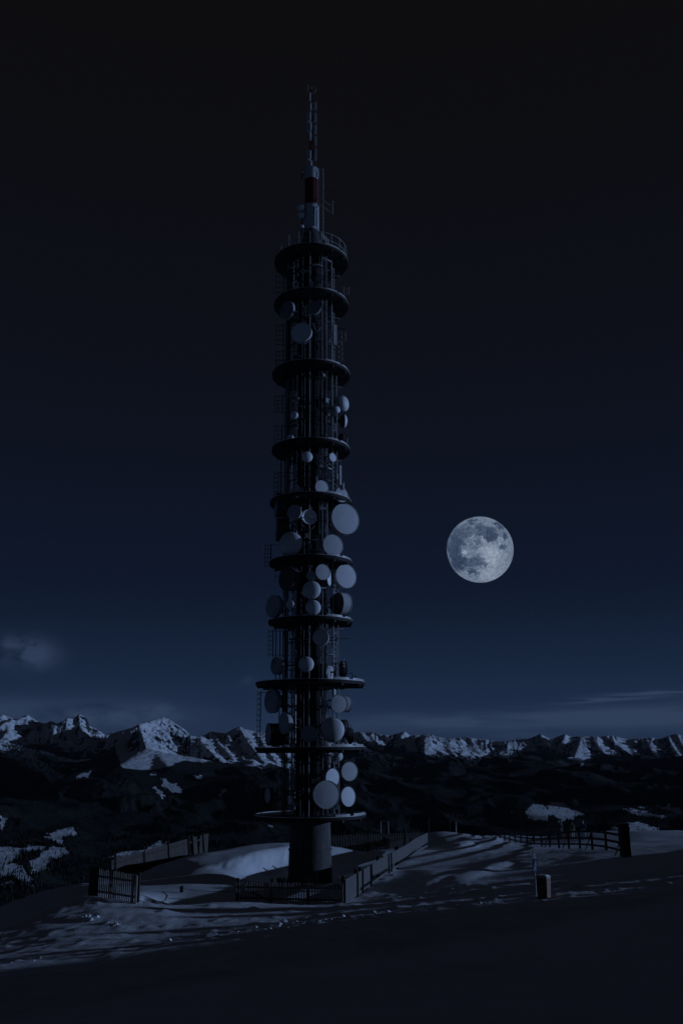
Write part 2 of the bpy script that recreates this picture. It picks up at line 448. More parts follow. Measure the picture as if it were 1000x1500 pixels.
SPUR = [  # crest px, py, distance -> foot px, py, distance, side slope
    (-90, 1040, 12600, -50, 1110, 9500, .62), (-40, 1050, 12400, -20, 1105, 9800, .6), (5, 1049, 12500, -12, 1095, 10500, .6), (8, 1060, 11500, 37, 1047, 12900, .62), (0, 1092, 9800, 14, 1070, 11000, .5),
    (72, 1056, 12300, 92, 1100, 10200, .6), (96, 1052, 12400, 112, 1105, 10000, .62), (113, 1046, 12500, 138, 1108, 9600, .66), (150, 1073, 11800, 168, 1092, 10600, .5),
    (178, 1070, 11200, 168, 1096, 9400, .5), (203, 1061, 10500, 214, 1098, 9000, .72), (203, 1061, 10300, 237, 1050, 11300, .7), (96, 1052, 11700, 114, 1046, 12700, .7),
    (288, 1078, 10900, 318, 1112, 9200, .58), (308, 1071, 11600, 338, 1110, 9500, .64), (327, 1075, 11500, 356, 1113, 9500, .6), (350, 1064, 11600, 384, 1116, 9300, .66), (372, 1070, 11700, 402, 1114, 9600, .6), (395, 1074, 11900, 425, 1115, 9700, .62),
    (425, 1080, 12000, 450, 1116, 9900, .6), (460, 1078, 12300, 480, 1112, 10200, .6), (490, 1076, 13000, 512, 1108, 11000, .6),
    (214, 1099, 7600, 170, 1126, 6500, .2), (232, 1106, 7400, 250, 1128, 6600, .22),
    (526, 1072, 17500, 545, 1096, 15000, .6), (560, 1075, 18800, 575, 1096, 16500, .55), (592, 1071, 16000, 572, 1102, 13600, .6), (600, 1077, 15200, 596, 1104, 13000, .5), (618, 1077, 14800, 621, 1106, 12600, .62),
    (640, 1077, 16000, 668, 1110, 13200, .5), (655, 1082, 17500, 690, 1108, 14500, .55), (684, 1080, 18500, 706, 1104, 15500, .6), (726, 1086, 20500, 735, 1098, 18000, .55), (748, 1087, 17500, 722, 1110, 14800, .42), (760, 1084, 20500, 775, 1098, 18000, .5),
    (792, 1075, 20500, 805, 1094, 17500, .6), (812, 1082, 21000, 800, 1098, 18000, .6), (828, 1074, 20000, 812, 1104, 16000, .55), (850, 1078, 17500, 836, 1120, 13200, .58), (863, 1079, 17600, 885, 1104, 15000, .6), (886, 1077, 18200, 924, 1106, 15200, .62),
    (905, 1079, 19500, 900, 1096, 17000, .45), (944, 1082, 18500, 956, 1106, 15600, .62), (974, 1079, 18600, 996, 1110, 15200, .62), (990, 1075, 18600, 1014, 1114, 15000, .64), (1012, 1078, 18600, 1034, 1112, 15400, .6), (1050, 1074, 18000, 1070, 1112, 15000, .6), (1100, 1076, 18000, 1120, 1112, 15000, .6),
    # low dark wooded ridges in front of the snow peaks
    (-30, 1085, 9000, 60, 1135, 6200, .3), (60, 1106, 8400, 150, 1150, 5600, .28), (330, 1118, 8000, 380, 1150, 5800, .28), (520, 1100, 10500, 590, 1150, 6500, .28), (700, 1112, 10500, 740, 1150, 7500, .25), (800, 1122, 9800, 850, 1160, 6200, .25), (960, 1112, 10500, 1010, 1160, 6600, .25),
]
gul = ridged((TXx + wx * .6) / 520, (TY + wy * .6) / 1500, 5, 131) - 1.0
gul2 = fbm(TXx / 170, TY / 170, 4, 151, .55)
crag = np.zeros_like(TZ)
gul3 = ridged(TXx / 95, TY / 150, 3, 161) - 1.0
for (p1, q1, Y1, p2, q2, Y2, sl_) in SPUR:
    A = P(p1, q1, Y1); B = P(p2, q2, Y2)
    ab = np.array([B.x - A.x, B.y - A.y]); L2 = ab @ ab
    s_ = ((TXx - A.x) * ab[0] + (TY - A.y) * ab[1]) / L2
    sc_ = np.clip(s_, 0, 1)
    dx = TXx - (A.x + sc_ * ab[0]); dy = TY - (A.y + sc_ * ab[1])
    d = np.hypot(dx, dy) 
    d = d * (1 + .08 * gul2) + 16 * gul2
    zr = A.z + (B.z - A.z) * sc_ ** .85 + 0
    rel = np.interp(Y1, [6000, 12000, 20000], [.5, .85, 1.0])
    side = np.sign((TXx - A.x) * ab[1] - (TY - A.y) * ab[0])
    al = sc_ * math.sqrt(L2); kk_ = (p1 * 13.7) % 50
    near_ = d < 2200
    st = np.zeros_like(d)
    st[near_] = ridged((al / 150 + kk_ + side * 9.3 + d / 1200)[near_], (d / 1100 + kk_)[near_], 4, 211) - 1.0
    hi = Y1 > 7800
    sls = sl_ * (np.where(side > 0, 1.3, .82) if hi else 1.0)
    z_ = zr - sls * np.sqrt(np.maximum(d, 0) ** 2 + 400) + 12 + (gul * 22 + st * 85) * rel * np.clip(d / 200, 0, 1) * (1 if hi else .2) + (gul2 * 9 + gul3 * 13) * rel * (1 if hi else .3)
    crag = np.where(z_ > TZ, st * np.clip(d / 120, 0, 1), crag)
    TZ = np.maximum(TZ, z_)
# keep the skyline where the crest lines put it
SKY = [(-170, 1048), (-60, 1048), (0, 1047), (8, 1050), (20, 1054), (36, 1047), (50, 1055), (62, 1060), (72, 1056), (82, 1060), (96, 1052), (105, 1052), (113, 1046), (124, 1052), (130, 1064), (140, 1068), (152, 1076), (160, 1074), (178, 1070), (192, 1066), (203, 1060), (215, 1057), (225, 1054), (236, 1050), (245, 1053), (256, 1060), (266, 1066), (280, 1078), (290, 1079), (300, 1076), (308, 1071), (318, 1073), (330, 1074), (340, 1068), (350, 1064), (358, 1068), (372, 1071), (395, 1074), (425, 1078), (470, 1078), (520, 1073),
       (527, 1072), (535, 1073), (545, 1072), (560, 1076), (572, 1077), (585, 1074), (593, 1071), (600, 1077), (615, 1077), (630, 1075), (640, 1079), (655, 1082), (665, 1081), (684, 1080), (700, 1082), (712, 1083), (726, 1086), (740, 1086), (760, 1083), (775, 1082), (792, 1075), (808, 1083), (820, 1078), (828, 1075), (838, 1080), (850, 1078), (864, 1079), (870, 1078), (885, 1078), (900, 1078), (920, 1083), (940, 1081), (955, 1080), (965, 1083), (980, 1078), (990, 1075), (1010, 1079), (1100, 1076), (1170, 1078)]
_, TS = a_t(PXC, curve(SKY, PXC))
YCR = curve([(-170, 12500), (150, 11800), (203, 10500), (266, 10400), (308, 11600), (430, 12000), (500, 14000), (530, 17500), (600, 15800), (700, 19500), (830, 20000), (860, 17800), (1170, 18500)], PXC)
for it in range(4):
    T = TZ / TY; im = T.argmax(0); dl = TS - T.max(0)
    ker = np.exp(-np.linspace(-2, 2, 9) ** 2); ker /= ker.sum()
    dl = np.convolve(np.pad(dl, 4, mode='edge'), ker, 'valid')
    W = np.exp(-((TY - Yr[im][None]) / (Yr[im][None] * .09)) ** 2)
    TZ = TZ + dl[None] * TY * W
# meadow slopes open towards the light
MEADOW = [(812, 1189, 60, 420), (945, 1190, 70, 420), (950, 1215, 50, 260), (905, 1213, 20, 200), (20, 1255, 70, 350), (75, 1258, 35, 300), (90, 1222, 30, 300), (20, 1285, 40, 220), (252, 1154, 32, 420), (126, 1135, 20, 500), (205, 1248, 45, 200)]
for (mx, my, mw, ml) in MEADOW:
    ic = int(np.argmin(np.abs(PXC - mx))); pc = proj(TXx[:, ic], TY[:, ic], TZ[:, ic])[1]
    run = np.minimum.accumulate(pc); ir = int(np.argmax((run <= my) & (Yr > 800)))
    Xc, Yc, Zc = TXx[ir, ic], TY[ir, ic], P(mx, my, TY[ir, ic]).z
    wm = mw * Yc / F
    m_ = np.exp(-(((TXx - Xc) / (wm * 1.25)) ** 2 + ((TY - Yc) / ml) ** 2) ** 2)
    zp = Zc + (TY - Yc) * (Zc / Yc + .14) - (TXx - Xc) * .10
    TZ = TZ * (1 - m_) + zp * m_
ppx, ppy = proj(TXx, TY, TZ)
# snow: above an irregular line, on slopes that are not too steep, plus forest clearings
SNL = [(-170, 1100), (0, 1100), (30, 1098), (55, 1092), (75, 1092), (100, 1103), (130, 1107), (150, 1100), (168, 1096), (180, 1124), (200, 1128), (225, 1128), (250, 1122), (275, 1112), (310, 1115), (350, 1120), (400, 1126), (450, 1120), (520, 1098), (545, 1097), (575, 1098), (600, 1102), (640, 1106), (690, 1112), (720, 1112), (750, 1105), (800, 1098), (830, 1110), (850, 1120), (880, 1105), (920, 1106), (945, 1098), (960, 1102), (1000, 1114), (1170, 1110)]
line = curve(SNL, TPX)
dzdx = np.gradient(TZ, axis=1) / np.gradient(TXx, axis=1); 
dzdy = np.gradient(TZ, axis=0) / np.gradient(TY, axis=0)
steep = np.hypot(dzdx, dzdy)
snow = .5 + (line - ppy + 4 * fbm(TXx / 260, TY / 400, 4, 171)) / 14
snow = np.clip(snow, 0, 1.1) - np.clip((steep - .82) * 1.1, 0, .75) * sstep(TY, 5000, 7000)
mt_ = sstep(TY, 7600, 8400)
snow = snow - mt_ * (np.clip(fbm(TXx / 150, TY / 420, 4, 221, .6) - .14 + .12 * sstep(TY, 12800, 13600), 0, 1) * .9 + np.clip(-crag - .12, 0, 1) * .8 + .55 * sstep(dzdx, .2, .6))  # thinner snow on left-facing slopes puts their shade into the colour
snow = np.where(TY < 6200, np.minimum(snow, 0), snow)
rock = sstep(TY, 6800, 8800) * sstep(line + 18 - ppy, -10, 10)
CLEAR = [
    [(-60, 1240), (0, 1244), (28, 1243), (25, 1254), (8, 1264), (0, 1267), (-60, 1270)], [(30, 1243), (45, 1239), (62, 1243), (60, 1248), (45, 1246), (32, 1245)], [(46, 1263), (75, 1244), (96, 1246), (95, 1251), (88, 1257), (76, 1259), (66, 1272), (53, 1277)],
    [(72, 1221), (90, 1215), (107, 1213), (110, 1222), (98, 1225), (74, 1225)], [(66, 1229), (87, 1226), (95, 1233), (92, 1239), (84, 1234)], [(-60, 1272), (0, 1273), (20, 1267), (36, 1279), (40, 1285), (47, 1297), (30, 1290), (18, 1281), (0, 1284), (-60, 1290)], [(-40, 1292), (0, 1297), (12, 1290), (19, 1297), (0, 1299), (-40, 1300)], [(26, 1264), (34, 1270), (42, 1279), (32, 1272)],
    [(0, 1196), (9, 1199), (6, 1212), (0, 1214)], [(238, 1143), (247, 1145), (258, 1150), (266, 1158), (260, 1163), (250, 1155), (240, 1153)], [(224, 1154), (230, 1154), (244, 1166), (238, 1167)], [(116, 1138), (122, 1132), (135, 1130), (127, 1138)], [(321, 1164), (328, 1157), (333, 1160), (326, 1167)],
    [(774, 1190), (782, 1181), (796, 1180), (803, 1187), (802, 1179), (820, 1178), (834, 1186), (846, 1189), (851, 1193), (840, 1196), (822, 1200), (806, 1193), (802, 1199), (777, 1199)],
    [(916, 1187), (930, 1186), (974, 1197), (940, 1195)], [(934, 1181), (946, 1181), (947, 1184), (938, 1184)], [(962, 1183), (980, 1182), (1010, 1192), (1060, 1200), (1000, 1194)], [(894, 1212), (914, 1209), (914, 1217), (896, 1217)], [(920, 1206), (940, 1208), (986, 1223), (960, 1223), (924, 1218)], [(988, 1206), (1010, 1206), (1010, 1209)], [(806, 1117), (813, 1121), (817, 1127), (811, 1125)],
    [(165, 1255), (200, 1246), (242, 1236), (235, 1246), (200, 1256)], [(382, 1200), (386, 1202), (398, 1214), (394, 1213)], [(222, 1131), (231, 1132), (229, 1136), (223, 1135)], [(200, 1218), (206, 1218), (204, 1222)], [(282, 1137), (296, 1137), (294, 1140)], [(860, 1195), (872, 1196), (864, 1197)], [(745, 1188), (757, 1190), (750, 1192)],
]
def in_poly(x, y, poly):
    c_ = np.zeros(x.shape, bool); n = len(poly)
    for i in range(n):
        x1, y1 = poly[i]; x2, y2 = poly[(i + 1) % n]
        k = (y1 > y) != (y2 > y)
        c_ ^= k & (x < (x2 - x1) * (y - y1) / ((y2 - y1) if y2 != y1 else 1e-9) + x1)
    return c_
jx = ppx + 4.5 * fbm(TXx / 60, TY / 110, 4, 181, .6); jy = ppy + 3.2 * fbm(TXx / 60 + 7, TY / 110, 4, 191, .6)
clear = np.zeros(TZ.shape, bool)
CLEAR = [[(sum(a for a, _ in q) / len(q) + (a - sum(a for a, _ in q) / len(q)) * 1.12, sum(b for _, b in q) / len(q) + (b - sum(b for _, b in q) / len(q)) * 1.25) for a, b in q] for q in CLEAR]
for q_ in CLEAR: clear |= in_poly(jx, jy, q_)
clear &= (TY > 750) & (TY < 7000)
snow = np.where(clear, 1.25, snow)
terrain = grid_mesh('hills', TXx, TY, TZ, MT['terrain'], {'snow': np.clip(snow, -.6, 1.4), 'rock': rock})
tag(terrain, kind='structure')

# forest on the valley sides, one mass of small conifers
near_clear = clear.copy()
for sh in range(1, 7):
    for ax in (0, 1):
        near_clear |= np.roll(clear, sh, ax) | np.roll(clear, -sh, ax)
cand = (TY > 900) & (TY < 5600) & (ppx > -40) & (ppx < 1040) & (~clear)
wgt = np.where(cand, np.where(near_clear, 14.0, 1.0) * TY, 0).ravel(); wgt /= wgt.sum()
NT_ = 26000
ids = RNG.choice(wgt.size, NT_, replace=False, p=wgt)
inside = np.flatnonzero(clear.ravel()); ids = np.r_[ids, RNG.choice(inside, min(len(inside), 420), replace=False)]
bx, by, bz = TXx.ravel()[ids], TY.ravel()[ids], TZ.ravel()[ids]
bx = bx + RNG.uniform(-6, 6, len(ids)); hh = RNG.uniform(6, 12, len(ids)) * np.interp(by, [900, 3000], [.6, 1]); rr_ = hh * RNG.uniform(.17, .25, len(ids))
K = 6
ang = np.arange(K) * 2 * np.pi / K
rings = [(1.0, .08), (.42, .45), (.72, .40), (.0, 1.0)]
VS = []
for (rf, zf) in rings:
    for k in range(K):
        VS.append(np.stack([bx + rr_ * rf * np.cos(ang[k]), by + rr_ * rf * np.sin(ang[k]), bz + hh * zf - .5], -1))
VS = np.stack(VS, 1)                      # trees x 4K x 3
nf = []
for (i, j) in ((0, 1), (2, 3)):
    for k in range(K): nf.append((i * K + k, i * K + (k + 1) % K, j * K + (k + 1) % K, j * K + k))
nf = np.array(nf); q = (nf[None] + (np.arange(len(ids)) * 4 * K)[:, None, None]).reshape(-1, 4)
me = bpy.data.meshes.new('forest'); cv = VS.reshape(-1, 3).astype(np.float32)
me.vertices.add(len(cv)); me.vertices.foreach_set('co', cv.ravel()); me.loops.add(q.size); me.loops.foreach_set('vertex_index', q.astype(np.int32).ravel())
me.polygons.add(len(q)); me.polygons.foreach_set('loop_start', np.arange(0, q.size, 4, dtype=np.int32)); me.update(calc_edges=True)
me.materials.append(MT['conifer']); fo = bpy.data.objects.new('forest', me); COL.objects.link(fo)
tag(fo, 'dark conifer forest covering the valley slopes below the snowy peaks', 'forest', kind='stuff')

# clods of snow thrown up along the edge of the groomed strip
mb = MB()
def clod(x, y, s):
    z = H(x, y); bm = bmesh.new(); bmesh.ops.create_icosphere(bm, subdivisions=1, radius=s)
    for v_ in bm.verts: v_.co *= random.uniform(.6, 1.25); v_.co.z *= .75
    bm.verts.ensure_lookup_table(); k = [(v_.co.x + x, v_.co.y + y, v_.co.z + z + s * .3) for v_ in bm.verts]; f_ = [tuple(v_.index for v_ in fc.verts) for fc in bm.faces]; bm.free(); mb.add(k, f_)
def line_pt(px):
    py = np.interp(px, [0, 120, 250, 330, 480, 600, 700, 800, 1000], [1425, 1405, 1388, 1376, 1358, 1340, 1332, 1327, 1302])
    return py
EDGE = {0: 16.2, 120: 18.6, 250: 22, 330: 25, 480: 30.5, 600: 35, 700: 37, 800: 33, 1000: 35.5}
def near_ground_at(px, py):            # march the view ray to the snow
    d = ray(px, py); d /= d.y
    Yv = np.arange(8, 90, .15); hv = hz(d.x * Yv, Yv); k = np.flatnonzero(d.z * Yv < hv)
    return Vector((d.x * Yv[k[0]], float(Yv[k[0]]), float(hv[k[0]]))) if len(k) else None
for _ in range(420):
    px = random.choice([random.uniform(0, 60), random.uniform(200, 520), random.uniform(280, 520), random.uniform(500, 800)])
    py = line_pt(px) + random.gauss(-5, 3.4)
    p = near_ground_at(px, py)
    if p: clod(p.x, p.y, random.choice([.04, .05, .07, .1, .13]) * random.uniform(.7, 1.2))
for (cx_, cy_, n_, sp) in ((130, 1346, 22, 9), (165, 1358, 16, 8), (890, 1297, 12, 9), (886, 1310, 8, 8), (498, 1357, 14, 6), (708, 1328, 10, 5)):
    for _ in range(n_):
        p = near_ground_at(cx_ + random.gauss(0, sp), cy_ + random.gauss(0, 2))
        if p: clod(p.x, p.y, random.uniform(.04, .14))
o = mb.build('snow_clods', MT['snow'], smooth=False); tag(o, 'loose snow clods strewn along the edge of the shaded foreground', 'snow clods', kind='stuff')

exec_tower = True
# ------------------------------------------------------------------ telecom tower
TY0 = 55.0
b0 = P(454, 1300, TY0); TX = b0.x; TZ0 = H(TX, TY0) - .3
def tz(py, px=456, yo=0.0): return P(px, py, TY0 + yo).z
def tx(px, py, yo=0.0): return P(px, py, TY0 + yo).x
tower = empty('telecom_tower', (TX, TY0, TZ0), 'tall round telecom tower hung with white dishes, standing in the fenced snowy yard', 'telecom tower')
AX = TR((TX, TY0, 0))

PLAT = [(386, 53), (449, 53.5), (551, 56), (661, 56.5), (738, 59), (826, 60), (912, 61), (1002, 79), (1096, 80), (1194, 81)]
PZ = []; PR = []
for py, hw in PLAT:
    z = tz(py); PZ.append(z); PR.append(hw * depth((TX, TY0, z)) / F)
# shaft: flared concrete foot, then a slimmer core up to the top platform
RB = 31 * depth((TX, TY0, tz(1270))) / F
ring_z = tz(1244)
MB().lathe([(RB * 1.06, TZ0 - 1), (RB * 1.055, TZ0 + .4), (RB * 1.0, ring_z - .05), (RB * 1.03, ring_z - .045), (RB * 1.03, ring_z + .045), (RB * .985, ring_z + .05), (RB * .97, PZ[9]), (0, PZ[9])], AX, 64).build('shaft', MT['concrete'], tower)
RC = .9
MB().lathe([(0, PZ[9] - .05), (RC, PZ[9] - .05), (RC * .97, PZ[0] + .05), (0, PZ[0] + .05)], AX, 48).build('core', MT['rim'], tower)

for i, (z, r_) in enumerate(zip(PZ, PR)):
    th = .11
    pl = MB().lathe([(RC * .9, z - th), (r_, z - th), (r_, z), (RC * .9, z)], AX, 80, closed=True).build('platform', MT['steel'], tower)
    rim = MB().lathe([(r_ + .004, z - .095), (r_ + .03, z - .095), (r_ + .03, z + .045), (r_ + .004, z + .045)], AX, 80, closed=True).build('rim', MT['rim'], pl)
    MB().lathe([(r_ - .03, z + .052), (r_ + .04, z + .052), (r_ + .04, z + .09), (r_ - .03, z + .09)], AX, 80, closed=True).build('lip', MT['galv'], pl)
    br = MB()
    for k in range(12):
        g = k * math.pi / 6 + .13
        br.bar((TX + RC * math.cos(g), TY0 + RC * math.sin(g), z - th - .09), (TX + (r_ - .06) * math.cos(g), TY0 + (r_ - .06) * math.sin(g), z - th - .07), .07, .16)
    br.build('bracket', MT['steel'], pl)
    tb_ = MB()
    for (g0, g1) in (((-62, -44), (-38, -8)) if i % 2 else ((-66, -40), (-33, -14))):
        tb_.lathe([(r_ - .05, z + .052), (r_ - .02, z + .052), (r_ - .02, z + .2), (r_ - .05, z + .2)], AX, 12, R(g0), R(g1), closed=True)
    tb_.build('toe_board', MT['galv'], pl)
    rail = MB(); npost = 20; hr = 1.05 if i in (0, 9) else .0
    if hr:
        for k in range(npost):
            g = 2 * math.pi * k / npost
            if i == 9 and k % 2: continue
            x, y = TX + (r_ - .08) * math.cos(g), TY0 + (r_ - .08) * math.sin(g)
            if i == 0: rail.tube([(x, y, z), (x, y, z + hr)], .022, 6)
        if i == 0:
            for h_ in (.5, 1.02):
                rail.tube([(TX + (r_ - .08) * math.cos(2 * math.pi * k / 40), TY0 + (r_ - .08) * math.sin(2 * math.pi * k / 40), z + h_) for k in range(41)], .02, 6)
            rail.build('railing', MT['grey'], pl)
        else:
            for k in range(26):    # low clutter of cable clamps and ballast on the lowest deck
                g = R(random.uniform(-75, 20)); q_ = random.uniform(1.5, r_ - .2)
                MB().box((TX + q_ * math.cos(g), TY0 + q_ * math.sin(g), z + .06), random.uniform(.08, .3), random.uniform(.08, .25), random.uniform(.06, .16)).build('deck_fitting', MT['galv'], pl)

# vertical pipes standing round the core (photo column, radius, material, from platform, to platform)
def ring_y(dx, r_): return -math.sqrt(max(.02, r_ * r_ - dx * dx))
PIPES = [(434, 1.55, 'steel', 0, 9, .032), (454.3, 1.62, 'galv', 0, 9, .026), (473.2, 1.62, 'galv', 0, 9, .03), (479, 1.5, 'galv', 1, 9, .03), (488.5, 1.68, 'galv', 0, 9, .032), (495, 1.75, 'galv', 2, 9, .03), (469.5, 1.35, 'grey', 3, 8, .04)]
for (px, r_, mk, i0, i1, w) in PIPES:
    dx = tx(px, 950) - TX; y = TY0 + ring_y(dx, max(r_, abs(dx) + .02))
    MB().tube([(TX + dx, y, PZ[i1] - .1), (TX + dx, y, PZ[i0] - .1)], w, 8).build('pipe', MT[mk], tower)
for k in range(9):      # pipes on the far and left sides
    g = R(100 + k * 19); r_ = random.uniform(1.5, 1.8)
    x, y = TX + r_ * math.cos(g), TY0 + r_ * math.sin(g)
    MB().tube([(x, y, PZ[9] - .1), (x, y, PZ[0] - .1)], random.uniform(.03, .055), 8).build('pipe', MT['steel'], tower)
for (px, i0, i1) in ((405, 6, 7), (410, 6, 7), (415, 6, 7), (421, 6, 8), (426, 6, 8), (409, 7, 8), (414, 7, 8), (420, 7, 8), (412, 3, 4), (422, 4, 5), (428, 2, 3), (427, 0, 1)):
    x = tx(px, (PLAT[i0][0] + PLAT[i1][0]) / 2); y = TY0 + random.uniform(-.6, .3)
    MB().tube([(x, y, PZ[i1]), (x, y, PZ[i0] - .15)], random.uniform(.025, .04), 6).build('pipe', MT['steel'], tower)

# cable ladder on the sunny side, one length per storey
for i in range(9):
    z0, z1 = PZ[i + 1] + .05, PZ[i] - .2
    lad = MB(); xl, xr = TX + .58, TX + 1.12; y = TY0 - 1.38
    for x in (xl, xr): lad.bar((x, y, z0), (x, y, z1), .05, .03, (0, 1, 0))
    zz = z0 + .12
    while zz < z1: lad.bar((xl, y, zz), (xr, y, zz), .03, .025); zz += .3
    lo = lad.build('cable_ladder', MT['galv'], tower)
    for mod in (0, 1):
      cb = MB()
      for k in range(mod, 9, 2):
        x = xl + .05 + k * .054; y2 = y + .03
        pts = [(x + random.uniform(-.012, .012), y2 + random.uniform(0, .05), z0 + (z1 - z0) * s_ / 8) for s_ in range(9)]
        cb.tube(pts, random.choice([.016, .02, .024]), 6)
      cb.build('cable', MT['cable'] if mod else MT[('grey', 'galv', 'steel')[i % 3]], lo)
    # horizontal support frames and small boxes, a few per storey
    for k in range(2):
        zc = z0 + (z1 - z0) * (k + 1) / 3 + random.uniform(-.2, .2)
        MB().lathe([(1.5, zc - .035), (1.58, zc - .035), (1.58, zc + .035), (1.5, zc + .035)], AX, 32, R(random.choice([-200, -170])), R(random.choice([-20, -5])), closed=True).build('support_ring', MT['steel'], tower)
    for k in range(5):
        g = R(random.uniform(-175, -5)); r_ = random.uniform(1.5, 1.8); zc = random.uniform(z0 + .3, z1 - .3)
        bxm = MB(); Mx = Matrix.Rotation(g + math.pi / 2, 3, 'Z')
        c_ = Vector((TX + r_ * math.cos(g), TY0 + r_ * math.sin(g), zc)); sx, sz = random.uniform(.12, .26), random.uniform(.16, .42)
        bxm.box(c_, sx, .13, sz, Mx)
        jb = bxm.build('junction_box', MT[random.choice(['grey', 'galv', 'steel', 'steel'])], tower, at=c_)
        MB().tube([c_ + Vector((0, 0, -sz / 2)), c_ + Vector((0, 0, -sz / 2 - .15)), c_ + Vector((-.12 * math.cos(g), -.12 * math.sin(g), -sz / 2 - .5))], .014, 5).build('conduit', MT['cable'], jb)
    for k in range(4):   # slack cables looping between pipes
        g = R(random.uniform(-160, -10)); g2 = g + random.uniform(.15, .6); za = random.uniform(z0 + .4, z1 - .2)
        pts = [(TX + 1.66 * math.cos(g + (g2 - g) * s_ / 6), TY0 + 1.66 * math.sin(g + (g2 - g) * s_ / 6), za - .45 * math.sin(math.pi * s_ / 6) - .25 * s_ / 6) for s_ in range(7)]
        MB().tube(pts, .018, 6).build('cable', MT['cable'] if k % 2 else MT['grey'], tower)

for k in range(16):       # thin feeder lines strapped all round the front
    g = R(-168 + k * 10.3 + random.uniform(-3, 3)); r_ = random.uniform(1.12, 1.5); i0 = random.choice([0, 0, 1, 2, 3]); i1 = random.choice([9, 9, 8, 7])
    x, y = TX + r_ * math.cos(g), TY0 + r_ * math.sin(g)
    MB().tube([(x, y, PZ[i1] - .1), (x, y, PZ[i0] - .1)], random.uniform(.012, .024), 6).build('feeder_line', MT[random.choice(['cable', 'grey', 'cable', 'steel'])], tower)
for i in range(9):
    z0, z1 = PZ[i + 1] + .05, PZ[i] - .2
    for g in (R(-128), R(-158), R(-22)):      # cage ladders and cable racks on the other sides
        r_ = 1.62; tng = Vector((-math.sin(g), math.cos(g), 0)); c_ = Vector((TX + r_ * math.cos(g), TY0 + r_ * math.sin(g), 0)); w = random.uniform(.16, .24)
        lad = MB(); za = random.uniform(z0, z0 + .8); zb_ = random.uniform(z1 - .8, z1)
        for sg in (-1, 1): lad.bar(c_ + tng * w * sg + Vector((0, 0, za)), c_ + tng * w * sg + Vector((0, 0, zb_)), .035, .035, tng)
        zz = za + .1
        while zz < zb_: lad.bar(c_ - tng * w + Vector((0, 0, zz)), c_ + tng * w + Vector((0, 0, zz)), .025, .02); zz += .28
        lad.build('cable_rack', MT[random.choice(['galv', 'steel', 'grey'])], tower)
    for k in range(3):       # short outrigger arms with small aerials
        g = R(random.choice([random.uniform(-50, 5), random.uniform(-50, 5), random.uniform(-180, -130)])); zc = random.uniform(z0 + .5, z1 - .4); r1 = random.uniform(2.0, 2.45)
        e = Vector((math.cos(g), math.sin(g), 0)); a = Vector((TX, TY0, zc)) + e * 1.4; b_ = Vector((TX, TY0, zc)) + e * r1
        ar = MB().tube([a, b_], .022, 6); hh_ = random.uniform(.25, .7)
        ar.tube([b_ - Vector((0, 0, hh_ * .5)), b_ + Vector((0, 0, hh_ * .5))], .018, 6)
        for q in range(random.choice([0, 2, 3])):
            zq = b_.z - hh_ * .4 + q * hh_ * .35; tng = Vector((-e.y, e.x, 0))
            ar.tube([Vector((b_.x, b_.y, zq)) - tng * .16, Vector((b_.x, b_.y, zq)) + tng * .16], .01, 5)
        ar.build('outrigger', MT[random.choice(['galv', 'steel', 'grey'])], tower)
    for k in range(4):       # clamps that tie the pipes together
        g = R(random.uniform(-165, -10)); zc = random.uniform(z0 + .2, z1 - .2)
        MB().lathe([(1.44, zc - .03), (1.72, zc - .03), (1.72, zc + .03), (1.44, zc + .03)], AX, 8, g, g + random.uniform(.2, .5), closed=True).build('pipe_clamp', MT[random.choice(['galv', 'steel'])], tower)

